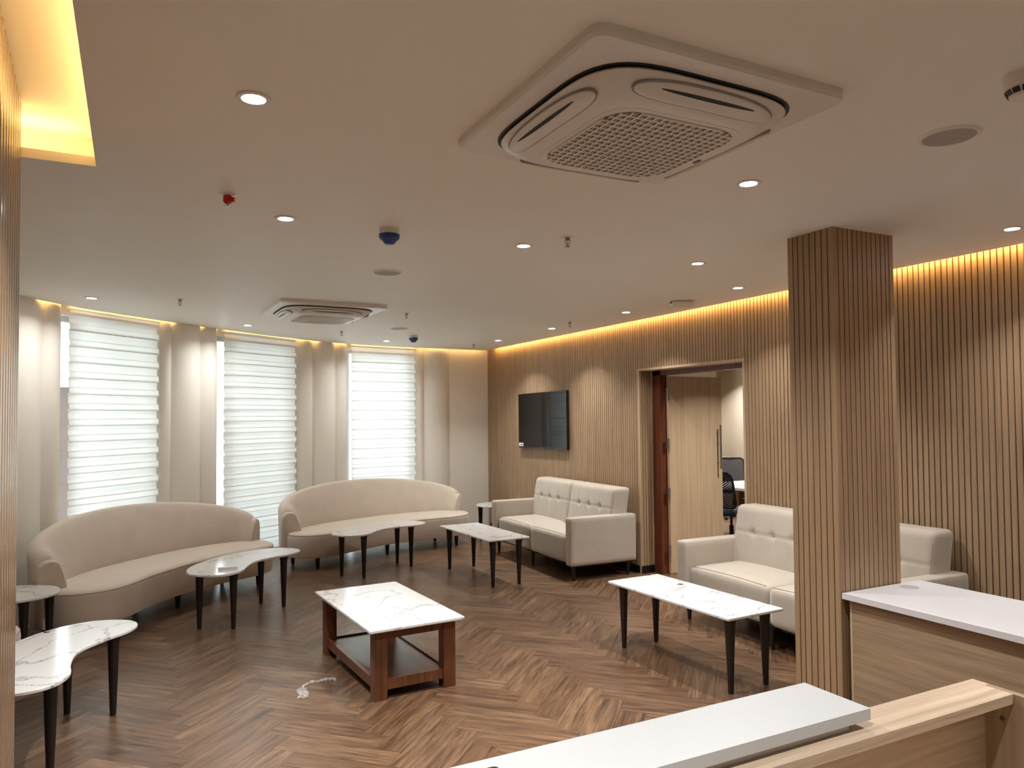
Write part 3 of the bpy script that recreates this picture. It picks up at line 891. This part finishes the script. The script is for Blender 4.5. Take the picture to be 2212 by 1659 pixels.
dup(ac, (1.545, 6.82, H), 0.03, 'white square ceiling air conditioner cassette, the far one near the window bay')

# ------------------------------------------------------------------ tables
def table_leg(L):
    bm = bmesh.new(); box(bm, -0.040, -0.040, L - 0.012, 0.040, 0.040, L); bev(bm, 0.006, 2)
    lathe(bm, [(0.0155, 0), (0.0165, 0.003), (0.031, L - 0.045), (0.034, L - 0.036), (0.035, L - 0.012)], 24)
    return bm
def marble_table(kind, z=0.472):
    t = thing(kind[0], '', 'table'); th = 0.018
    pts = kind[1]; bm = bmesh.new(); slab(bm, pts, [(-0.003, z - th), (0, z - th + 0.003), (0, z - 0.004), (-0.004, z)]); obj('tabletop', bm, MMARB, t, 0.6)
    for x, y in kind[2]:
        bm = table_leg(z - th)
        for v in bm.verts: v.co += Vector((x, y, 0))
        obj('leg', bm, MBLACK, t, 0.6)
    return t
KID = [(-.61, .03), (-.575, .15), (-.46, .26), (-.27, .335), (0, .365), (.27, .335), (.46, .26), (.575, .15), (.61, .03), (.585, -.10), (.50, -.18), (.36, -.185), (.19, -.115), (0, -.07), (-.19, -.115), (-.36, -.185), (-.50, -.18), (-.585, -.10)]
kid = spline(KID[::-1], True, 6)
kleg = [(-.42, .17), (-.36, -.10), (.42, .17), (.36, -.10)]
def kpos(lobe, ang): # lobe-mid world position -> origin
    return (lobe[0] - math.sin(ang) * .19, lobe[1] + math.cos(ang) * .19, 0)
k3 = marble_table(('kidney_coffee_table', kid, kleg)); a3 = math.radians(28)
tag(k3, 'kidney-shaped white marble coffee table in front of the right curved sofa', None, 'kidney-shaped marble coffee tables')
m3 = Vector((2.395, 7.935)); d3 = Vector((math.cos(math.radians(19.9)), math.sin(math.radians(19.9)))); n3 = Vector((-d3.y, d3.x)); l3 = m3 + d3 * .045 - n3 * .235
k3.location = kpos(l3, a3); k3.rotation_euler.z = a3
a2 = math.radians(48); m2 = Vector((.87, 6.615)); g2 = math.radians(34.4); d2 = Vector((math.cos(g2), math.sin(g2))); n2 = Vector((-d2.y, d2.x)); l2 = m2 + d2 * .08 - n2 * .17
dup(k3, kpos(l2, a2), a2, 'kidney-shaped marble table before the left curved sofa, white box on it')
a1 = math.radians(70); m1 = Vector((-.185, 4.44)); g1 = math.radians(66.3); d1 = Vector((math.cos(g1), math.sin(g1))); n1 = Vector((-d1.y, d1.x)); l1 = m1 + d1 * .03 - n1 * .05
dup(k3, kpos(l1, a1), a1, 'nearest kidney-shaped white marble table at the lower left, partly behind the reeded panel')

oval = [Vector((0.30 * math.cos(2 * PI * i / 48), 0.27 * math.sin(2 * PI * i / 48), 0)) for i in range(48)]
o = marble_table(('round_side_table', oval, [(.17, .15), (.17, -.13), (-.17, .15), (-.17, -.13)])); o.location = (-0.74, 6.20, 0); o.rotation_euler.z = -0.47
tag(o, 'small round white marble side table at the near end of the left curved sofa', None, 'round marble side tables')
dup(o, (4.47, 9.22, 0), 0.3, 'small round white marble side table in the corner behind the loveseat')

def rect(w, l): return [Vector((-w / 2, -l / 2, 0)), Vector((w / 2, -l / 2, 0)), Vector((w / 2, l / 2, 0)), Vector((-w / 2, l / 2, 0))]
def rrect(w, l, r=0.008):
    out = []
    for cx, cy, a0 in ((w / 2 - r, -l / 2 + r, -PI / 2), (w / 2 - r, l / 2 - r, 0), (-w / 2 + r, l / 2 - r, PI / 2), (-w / 2 + r, -l / 2 + r, PI)):
        for i in range(4):
            a = a0 + PI / 2 * i / 3; out.append(Vector((cx + r * math.cos(a), cy + r * math.sin(a), 0)))
    return out
w_, l_ = 0.465, 1.18
r1 = marble_table(('rectangular_coffee_table', rrect(w_, l_), [(sx * (w_ / 2 - .085), sy * (l_ / 2 - .075)) for sx in (-1, 1) for sy in (-1, 1)]))
r1.location = (3.286, 7.134, 0); r1.rotation_euler.z = 0.034; tag(r1, 'rectangular white marble table with black tapered legs, in front of the far loveseat', None, 'rectangular marble coffee tables')
dup(r1, (3.323, 3.924, 0), 0.036, 'rectangular white marble table by the pillar with a remote control on it')

# wooden coffee table with marble top
t = thing('wooden_coffee_table', 'brown wooden coffee table with white marble top and lower shelf, in mid floor', 'table', (1.505, 4.838, 0), 0.055)
hw, hl, z = 0.307, 0.584, 0.43
bm = bmesh.new(); slab(bm, rrect(2 * hw, 2 * hl), [(-0.003, z - .02), (0, z - .016), (0, z - .004), (-0.003, z)]); obj('tabletop', bm, MMARB, t, 0.6)
lx, ly, lw = hw - 0.045, hl - 0.045, 0.078
for sx in (-1, 1):
    for sy in (-1, 1):
        x0, x1 = sorted((sx * lx, sx * (lx - lw))); y0, y1 = sorted((sy * ly, sy * (ly - lw)))
        obj('leg', rbx(x0, y0, 0, x1, y1, z - .02, 0.004), MTEAK, t)
for sy in (-1, 1):
    y0, y1 = sorted((sy * (ly - 0.012), sy * (ly - 0.05)))
    obj('apron_rail', rbx(-lx + lw, y0, z - .075, lx - lw, y1, z - .02, 0.003, 1), MTEAK, t)
    obj('stretcher', rbx(-lx + lw, y0, 0.055, lx - lw, y1, 0.115, 0.003, 1), MTEAK, t)
for sx in (-1, 1):
    x0, x1 = sorted((sx * (lx - 0.012), sx * (lx - 0.05)))
    obj('apron_rail', rbx(x0, -ly + lw, z - .055, x1, ly - lw, z - .02, 0.003, 1), MTEAK, t)
    obj('stretcher', rbx(x0, -ly + lw, 0.055, x1, ly - lw, 0.115, 0.003, 1), MTEAK, t)
obj('shelf', rbx(-lx + 0.05, -ly + 0.05, 0.085, lx - 0.05, ly - 0.05, 0.103, 0.002, 1), MTEAKX, t)

# ------------------------------------------------------------------ curved sofas
def make_curved_sofa():
    t = thing('curved_sofa', '', 'sofa')
    SEAT = [(-1.15, .0), (-1.12, -.16), (-.98, -.29), (-.76, -.31), (-.42, -.22), (0, -.17), (.42, -.22), (.76, -.31), (.98, -.29), (1.12, -.16), (1.15, .0),
            (1.08, .14), (.90, .29), (.50, .41), (0, .44), (-.50, .41), (-.90, .29), (-1.08, .14)]
    pts = spline(SEAT, True, 6)
    bm = bmesh.new(); zb, zt = 0.135, 0.405
    slab(bm, pts, [(-0.03, zb), (-0.012, zb + 0.006), (-0.004, zb + .03), (0.006, zb + .12), (0.008, zt - .05), (0.004, zt - .022), (-0.006, zt - .006), (-0.03, zt + .006), (-0.07, zt + .010), (-0.13, zt + .012)], 0, 0.0)
    obj('seat', bm, MSOFA, t, 0.8)
    nr = normals2(pts)
    bm = bmesh.new(); tube(bm, [(p.x + q.x * 0.0035, p.y + q.y * 0.0035, zt - 0.017) for p, q in zip(pts, nr)], 0.0020, 6, True); obj('piping', bm, MSEAM, t, 1.0)
    # backrest: a thick band wrapping from one side round the back to the other
    path = spline([(1.10, .05), (1.06, .16), (.96, .26), (.80, .35), (.45, .455), (0, .49), (-.45, .455), (-.80, .35), (-.96, .26), (-1.06, .16), (-1.10, .05)], False, 7)
    nn = normals2(path, False); acc = [0.0]
    for a, b in zip(path, path[1:]): acc.append(acc[-1] + (b - a).length)
    T = acc[-1]; full = []
    d0_ = (path[0] - path[1]).normalized(); d1_ = (path[-1] - path[-2]).normalized()
    caps = ((0.050, .70), (0.046, .84), (0.034, .94), (0.016, .99))
    for k, th in caps: full.append((path[0] + d0_ * k, nn[0], 0.0, th))
    for j in range(len(path)): full.append((path[j], nn[j], acc[j] / T, 1.0))
    for k, th in caps[::-1]: full.append((path[-1] + d1_ * k, nn[-1], 1.0, th))
    bm = bmesh.new(); rings = []
    for p, q, u, th in full:
        e = 4 * u * (1 - u); ht = 0.635 + 0.25 * (e ** 0.6) - 0.06 * (1 - th)
        tk = 0.205 * th; lean = 0.11 * e; h2 = tk / 2
        tr = (0.048 + 0.032 * (1 - e)) * (0.35 + .65 * th); c0 = h2 - tr + 0.05 * e; x1 = c0 - tr * 0.8; zt0 = ht - tr
        prof = [(-h2 + .004, 0.14), (-h2, 0.30), (-h2, 0.42)]
        for k in range(1, 7):
            v = k / 6; prof.append((-h2 + (x1 + h2) * (v ** 1.35), 0.42 + (zt0 + tr * .55 - 0.42) * (v ** 0.92)))
        for k in range(1, 8):
            a = PI * (0.22 + 0.78 * k / 7); prof.append((c0 - math.cos(a) * tr, zt0 + math.sin(a) * tr))
        prof += [(h2 + .035 * e, ht - 0.17), (h2 + .015 * e, 0.42), (h2, 0.28), (h2 - .004, 0.15), (h2 - .02, 0.135), (-h2 + .02, 0.135)]
        rings.append([bm.verts.new((p.x + q.x * o_, p.y + q.y * o_, z_)) for o_, z_ in prof])
    m = len(rings[0])
    for a, b in zip(rings, rings[1:]):
        for i in range(m): bm.faces.new((a[i], a[(i + 1) % m], b[(i + 1) % m], b[i]))
    bm.faces.new(rings[0]); bm.faces.new(rings[-1][::-1])
    obj('backrest', bm, MSOFA, t, 1.0)
    for j in (4, -5):
        p, q, u, th = full[j]
        bm = bmesh.new(); tube(bm, [(p.x + q.x * o_, p.y + q.y * o_, z_) for o_, z_ in ((.1005, .15), (.1005, .3), (.1005, .45), (.1005, .54))], 0.0022, 5); obj('piping', bm, MSEAM, t)
    for x, y in ((-.92, -.17), (0, -.06), (.92, -.17), (-.95, .3), (0, .42), (.95, .3)):
        bm = bmesh.new(); lathe(bm, [(0.014, 0), (0.016, 0.004), (0.028, 0.14)], 14, (x, y, 0)); obj('leg', bm, MBLACK, t, 0.8)
    return t
cs = make_curved_sofa(); cs.location = (2.765, 8.885, 0); cs.rotation_euler.z = math.radians(19.5); cs.scale = (1.13, 1.0, 1.0)
tag(cs, 'curved taupe sofa at the right of the window bay, next to the room corner', None, 'curved taupe sofas along the bay')
o = dup(cs, (0.325, 7.29, 0), math.radians(44.5), 'curved taupe sofa in front of the left window blind'); o.scale = (1.05, 1, 1)
o = dup(cs, (-1.07, 4.58, 0), math.radians(80), 'curved taupe sofa mostly hidden by the reeded panel, its end showing at the far left'); o.scale = (1, 1, 1)

# ------------------------------------------------------------------ loveseats
def make_loveseat(L=1.93, D=0.80):
    """local x = length, front towards -y"""
    t = thing('loveseat', '', 'sofa'); aw = 0.118; za = 0.643; zb = 0.155; hx = L / 2
    for s in (-1, 1):
        x = s * (hx - aw / 2)
        bm = rcube(aw / 2, D / 2, (za - zb) / 2, 0.022, (8, 12, 10), None, (x, 0, (za + zb) / 2)); obj('armrest', bm, MSOFAC, t, 0.9)
        bm = bmesh.new(); x0, x1 = x - aw / 2 + .004, x + aw / 2 - .004
        tube(bm, [(x0, -D / 2 + .018, zb + .03), (x0, -D / 2 + .018, za - .03), (x0 + .02, -D / 2 + .018, za - .003), (x1 - .02, -D / 2 + .018, za - .003), (x1, -D / 2 + .018, za - .03), (x1, -D / 2 + .018, zb + .03)], 0.0022, 5)
        obj('piping', bm, MSEAM, t)
    cw = (L - 2 * aw) / 2
    for s in (-1, 1):
        x = s * cw / 2
        def seatfn(p, n):
            k = max(0, 1 - (p.x / (cw / 2)) ** 2); d = Vector((0, 0, 0))
            if n.z > 0.3: d.z += 0.022 * k ** 0.6 * max(0, 1 - ((p.y - .0) / 0.42) ** 2) ** 0.5
            if n.y < -0.3: d.y -= 0.012 * k
            return d
        bm = rcube(cw / 2 - 0.002, (D - 0.06) / 2, 0.14, 0.045, (16, 16, 12), seatfn, (x, 0.03 - 0.03, 0.305)); obj('seat_cushion', bm, MSOFAC, t, 1.2)
        bm = bmesh.new(); yy = -(D - 0.06) / 2 + 0.035; tube(bm, [(x - cw / 2 + .03 + (cw - .06) * i / 12, yy - 0.012, 0.443 + 0.010 * (1 - (2 * i / 12 - 1) ** 2)) for i in range(13)], 0.0022, 5); obj('piping', bm, MSEAM, t)
        bw, bh = cw / 2 + 0.02, 0.255
        btn = [(-0.21, 0.0), (0.0, 0.0), (0.21, 0.0)]
        def backfn(p, n, s=s):
            d = Vector((0, 0, 0))
            if n.y < -0.2:
                e = max(0, 1 - abs(p.x / bw) ** 3) * max(0, 1 - abs(p.z / bh) ** 3)
                dy = -0.014 * e
                zz = p.z - 0.045
                dy += 0.006 * math.exp(-(zz / 0.008) ** 2)
                for bx_, bz_ in btn:
                    r2 = ((p.x - bx_) ** 2 + zz ** 2); dy += 0.018 * math.exp(-r2 / 0.0007)
                    dy += 0.006 * math.exp(-((p.x - bx_) / 0.007) ** 2) * max(0, 1 - abs(zz) / 0.26)
                d.y = dy
            d.y += 0.09 * (p.z + bh) / (2 * bh)     # lean
            return d
        bm = rcube(bw, 0.105, bh, 0.042, (46, 8, 36), backfn, (s * bw, D / 2 - 0.20, 0.655)); obj('back_cushion', bm, MSOFAC, t, 1.2)
        for bx_, bz_ in btn:
            bm = bmesh.new(); bmesh.ops.create_uvsphere(bm, u_segments=10, v_segments=6, radius=0.009)
            yb = D / 2 - 0.20 - 0.105 + 0.09 * (0.045 + bh) / (2 * bh) + 0.008
            for v in bm.verts: v.co = Vector((v.co.x + s * bw + bx_, v.co.y * 0.5 + yb, v.co.z + 0.70))
            obj('button', bm, MSOFAC, t, 1.0)
    # piping round the outer sides of the back
    for s in (-1, 1):
        x = s * (2 * (cw / 2 + 0.02) - 0.012); yb = D / 2 - 0.305
        bm = bmesh.new(); tube(bm, [(x, yb + 0.012, 0.46), (x, yb + 0.05, 0.66), (x, yb + 0.080, 0.83)], 0.0018, 5); obj('piping', bm, MSEAM, t)
    obj('underframe', rbx(-hx + .04, -D / 2 + .10, 0.140, hx - .04, D / 2 - .03, 0.175, 0.01), MBLACK, t)
    for x in (-hx + .07, 0, hx - .07):
        for y in (-D / 2 + .07, D / 2 - .07):
            bm = bmesh.new(); lathe(bm, [(0.012, 0), (0.013, .004), (0.026, 0.15)], 14, (x, y, 0)); obj('leg', bm, MBLACK, t, 0.8)
    return t
lv = make_loveseat(); lv.location = (4.335, 7.345, 0); lv.rotation_euler.z = -PI / 2 - 0.02
tag(lv, 'two-seat beige loveseat with buttoned back, under the television', None, 'beige loveseats along the slatted wall')
dup(lv, (4.375, 3.885, 0), -PI / 2 - 0.015, 'two-seat beige loveseat half hidden behind the slatted pillar')

# ------------------------------------------------------------------ television
t = thing('television', 'black flat-screen television mounted on the slatted wall', 'television', (4.75, 8.45, 1.62), 0.0)
t.rotation_euler = (-0.010, 0, 0)
hw, hh = 0.635, 0.367
obj('housing', rbx(0.004, -hw, -hh, 0.032, hw, hh, 0.004), MTV, t)
bm = bmesh.new()
for q in ((-.002, -hw, -hh, .004, -hw + .007, hh), (-.002, hw - .007, -hh, .004, hw, hh), (-.002, -hw, hh - .007, .004, hw, hh), (-.002, -hw, -hh, .004, hw, -hh + .018)): box(bm, *q)
obj('bezel', bm, MTV, t)
bm = bmesh.new(); box(bm, -.0005, -hw + .006, -hh + .017, 0.004, hw - .006, hh - .006); obj('screen', bm, MSCREEN, t)
bm = bmesh.new(); box(bm, 0.032, -0.2, -0.15, 0.048, 0.2, 0.15); obj('wall_bracket', bm, MDARK, t)
st = obj('sticker', rbx(-.0022, hw - .135, -hh + .02, -.001, hw - .005, -hh + .068, 0.0003, 1), MWHITE, t); st['label'] = 'small white energy sticker'
bm = bmesh.new(); box(bm, -.0032, hw - .085, -hh + .028, -.0022, hw - .055, -hh + .052); obj('green_mark', bm, plain('green_print', (0.10, 0.22, 0.05), 0.5), st)
bm = bmesh.new(); box(bm, -.0032, hw - .128, -hh + .024, -.0022, hw - .114, -hh + .064); obj('dark_mark', bm, MDARK, st)
bm = bmesh.new(); box(bm, -.003, -.02, -hh + .006, -.002, .02, -hh + .012); obj('name_badge', bm, MGREY, t)
bm = bmesh.new(); box(bm, 0.0, -.11, -hh - .008, .012, -.085, -hh); obj('infrared_sensor', bm, MTV, t)

# ------------------------------------------------------------------ desk behind the pillar and reception counter
t = thing('desk', 'white-topped desk with oak-look side panel standing against the pillar', 'desk', (3.345, 2.728, 0), 0.0)
obj('desktop', rbx(0, -1.9, 0.687, 0.64, 0, 0.717, 0.005, 2), MDESK, t)
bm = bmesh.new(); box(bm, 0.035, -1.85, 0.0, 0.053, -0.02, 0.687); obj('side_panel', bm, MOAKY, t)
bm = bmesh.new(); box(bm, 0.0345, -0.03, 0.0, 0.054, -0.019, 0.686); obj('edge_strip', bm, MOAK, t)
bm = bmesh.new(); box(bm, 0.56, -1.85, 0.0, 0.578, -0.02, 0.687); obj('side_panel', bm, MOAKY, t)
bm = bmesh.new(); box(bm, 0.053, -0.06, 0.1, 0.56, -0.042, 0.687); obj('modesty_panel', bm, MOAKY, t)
bm = bmesh.new(); lathe(bm, [(0.048, 0.716), (0.048, 0.7185), (0.044, 0.7195)], 40, (0.43, -0.085, 0)); obj('cable_grommet', bm, plain('grommet_grey', (0.50, 0.48, 0.48), 0.35), t, 0.6)

CX, CY = 1.865, 1.143
t = thing('reception_counter', 'oak-look reception counter in the foreground with an end panel', 'counter', (CX, CY, 0), 0.0)
bm = bmesh.new(); box(bm, -2.6, -0.040, 0, -0.0, 0.0, 1.0); obj('front_panel', bm, MOAKX, t)
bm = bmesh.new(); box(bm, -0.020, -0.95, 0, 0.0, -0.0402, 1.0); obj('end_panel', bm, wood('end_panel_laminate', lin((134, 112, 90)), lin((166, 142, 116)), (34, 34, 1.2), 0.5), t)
obj('ledge', rbx(-2.6, -0.108, 0.978, -0.0205, -0.018, 1.0008, 0.001, 1), MOAKX, t)
bm = bmesh.new(); box(bm, -2.58, -0.75, 0.70, -0.021, -0.045, 0.725); obj('work_surface', bm, MOAKX, t)
bm = bmesh.new(); M = Matrix.Translation((-0.0202, -0.075, 0.955)) @ Matrix.Rotation(-PI / 2, 4, 'Y')
M = Matrix.Translation((-0.0200, -0.081, 0.935)) @ Matrix.Rotation(-PI / 2, 4, 'Y')
lathe(bm, [(0.0065, 0.0), (0.0065, 0.0008), (0.0055, 0.0014)], 24, (0, 0, 0), 0, M)
sc = obj('screw_cap', bm, plain('brown_screw_cap', (0.10, 0.06, 0.04), 0.4), t)
bm = bmesh.new(); box(bm, -0.0218, -0.0815, 0.9315, -0.0212, -0.0805, 0.9385); box(bm, -0.0218, -0.0845, 0.9345, -0.0212, -0.0775, 0.9355); obj('cross_slot', bm, MDARK, sc)
t = thing('counter_top_slab', 'long white slab with a stepped plinth lying on the counter ledge', 'countertop', (1.385, 1.065, 1.001), 0.0)
obj('slab', rbx(-2.1, 0.0, 0.0175, 0.0, 0.172, 0.0415, 0.0012, 1), MWSLAB, t)
bm = bmesh.new(); box(bm, -2.08, 0.014, 0.0, -0.05, 0.12, 0.0175); obj('plinth', bm, MWSLAB, t)
bm = bmesh.new(); pts = rrect(0.15, 0.075, 0.010); slab(bm, pts, [(-0.002, 1.0425), (0, 1.044), (0, 1.051), (-0.0015, 1.0525)])
for v in bm.verts: v.co += Vector((0.496, 1.15, 0))
tag(obj('phone', bm, MDARK, None, 0.6), 'black flat phone with rounded corners lying on the white counter slab', 'phone')

# ------------------------------------------------------------------ small things
t = thing('remote_control', 'white remote control with a small dark display on the near rectangular table', 'remote control', (3.335, 4.06, 0.472), 0.35)
obj('body', rbx(-0.082, -0.028, 0.001, 0.082, 0.028, 0.024, 0.006, 3), MWHITE, t, 0.7)
obj('display', rbx(0.034, -0.019, 0.0238, 0.072, 0.019, 0.0252, 0.001, 1), plain('display_purple', (0.08, 0.04, 0.06), 0.2), t)
obj('button', rbx(0.012, -0.006, 0.0238, 0.022, 0.004, 0.0262, 0.001, 1), MGREY, t)
obj('button', rbx(-0.066, -0.010, 0.0238, -0.052, 0.008, 0.0255, 0.001, 1), MGREY, t)
t = thing('slim_box', 'slim flat white box lying on the kidney table by the left sofa', 'box', (0.682, 6.328, 0.472), -0.10)
obj('box_body', rbx(-0.072, -0.022, 0.0005, 0.072, 0.022, 0.018, 0.0015, 1), MWHITE, t)
obj('box_lid', rbx(-0.074, -0.024, 0.012, 0.074, 0.024, 0.0195, 0.0012, 1), MWSLAB, t)
bm = bmesh.new(); tube(bm, [(-0.012, 0, .003), (-.004, .002, .004), (.006, 0, .003), (.014, .001, .003)], [.003, .0035, .0025, .003], 8)
o = tag(obj('clip', bm, MDARK, None, 1.0), 'tiny black clip on the nearest kidney table', 'clip'); o.location = (-0.426, 4.955, 0.472)
# crumpled plastic film
rr = random.Random(4); bm = bmesh.new()
cl = [(0.905, 4.545), (0.93, 4.60), (0.925, 4.66), (0.955, 4.74), (1.00, 4.775), (1.06, 4.785), (1.11, 4.79), (1.165, 4.765)]
P = spline(cl, False, 8); N_ = normals2(P, False); g = []
for i, (p, q) in enumerate(zip(P, N_)):
    u = i / (len(P) - 1); w = 0.045 if u < .35 else (0.014 if u < .6 else 0.035)
    g.append([bm.verts.new((p.x + q.x * w * (k / 5 - .5) * 2 * 0.7 + rr.uniform(-.006, .006), p.y + q.y * w * (k / 5 - .5) + rr.uniform(-.006, .006), 0.002 + rr.uniform(0, .014))) for k in range(6)])
for a, b in zip(g, g[1:]):
    for k in range(5): bm.faces.new((a[k], a[k + 1], b[k + 1], b[k]))
tag(obj('plastic_wrap', bm, MFILM), 'crumpled strip of clear plastic wrap on the floor by the wooden coffee table', 'plastic wrap')

# ------------------------------------------------------------------ meeting room furniture
t = thing('meeting_table', 'white-topped meeting table seen through the open door', 'table', (7.75, 6.6, 0), 0.0)
obj('tabletop', rbx(-0.70, -1.6, 0.682, 0.70, 1.55, 0.71, 0.004, 1), MDESK, t)
bm = bmesh.new(); box(bm, -0.703, -1.603, 0.678, 0.703, 1.553, 0.6815); obj('edge_band', bm, MOAK, t)
for s in (-1, 1):
    bm = bmesh.new(); box(bm, -0.35, s * 1.1 - .03, 0.0, 0.35, s * 1.1 + .03, 0.678); obj('leg_panel', bm, MOAK, t)
bm = bmesh.new(); box(bm, -0.02, -1.07, 0.3, 0.02, 1.07, 0.6); obj('modesty_panel', bm, MOAK, t)

def make_chair():
    t = thing('office_chair', '', 'chair')
    bm = rcube(0.235, 0.235, 0.04, 0.035, (12, 12, 6), None, (0, 0, 0.46)); obj('seat', bm, MSEAT, t, 1.0)
    # back frame: rounded rectangle loop bent backwards
    loop = []
    for v in rsq(0.22, 0.07, 6): loop.append((v.x, 0.25 + 0.05 * ((v.y) / .22) + 0.03 * (v.x / .22) ** 2 * -1, 0.74 + v.y * 1.0))
    bm = bmesh.new(); tube(bm, loop, 0.014, 8, True); fb = obj('backrest_frame', bm, MCHAIR, t, 1.0)
    bm = bmesh.new(); g = [[bm.verts.new((-0.21 + .42 * i / 8, 0.25 + 0.05 * ((-0.21 + .42 * j / 8) / .22) - 0.03 * ((-0.21 + .42 * i / 8) / .22) ** 2, 0.53 + .42 * j / 8)) for i in range(9)] for j in range(9)]
    for a, b in zip(g, g[1:]):
        for k in range(8): bm.faces.new((a[k], a[k + 1], b[k + 1], b[k]))
    obj('backrest_mesh', bm, MCMESH, t, 1.0)
    bm = bmesh.new(); tube(bm, [(0, 0.05, 0.42), (0, 0.27, 0.42), (0, 0.31, 0.50), (0, 0.27, 0.62)], 0.02, 8); obj('back_support', bm, MCHAIR, t, 1.0)
    for s in (-1, 1):
        bm = bmesh.new(); tube(bm, [(s * .2, 0.02, 0.43), (s * .28, 0.02, 0.44), (s * .29, 0.03, 0.62)], 0.014, 8)
        box(bm, s * .29 - .035, -0.12, 0.62, s * .29 + .035, 0.13, 0.645); obj('armrest', bm, MCHAIR, t, 0.9)
    bm = bmesh.new(); lathe(bm, [(0.028, 0.1), (0.028, 0.28), (0.016, 0.285), (0.016, 0.42)], 14); obj('gas_lift', bm, MCHAIR, t, 0.8)
    bm = bmesh.new()
    for k in range(5):
        a = 2 * PI * k / 5 + .3; c, s = math.cos(a), math.sin(a); tube(bm, [(0, 0, .12), (.15 * c, .15 * s, .105), (.30 * c, .30 * s, .075)], [.026, .02, .014], 8)
    obj('star_base', bm, MSTEEL, t, 1.0)
    for k in range(5):
        a = 2 * PI * k / 5 + .3; bm = bmesh.new(); M = Matrix.Translation((.30 * math.cos(a), .30 * math.sin(a), .028)) @ Matrix.Rotation(a, 4, 'Z') @ Matrix.Rotation(PI / 2, 4, 'X')
        lathe(bm, [(0.026, -.022), (0.028, -.018), (0.028, .018), (0.026, .022)], 16, (0, 0, 0), 0, M); obj('caster', bm, MCHAIR, t, 0.6)
    return t
ch = make_chair(); ch.location = (6.72, 7.10, 0); ch.rotation_euler.z = PI / 2 + 0.15
tag(ch, 'black mesh office chair at the near side of the meeting table, beside the door leaf', None, 'office chairs at the meeting table')
dup(ch, (8.72, 9.14, 0), -0.55, 'black mesh office chair standing beyond the far end of the meeting table')
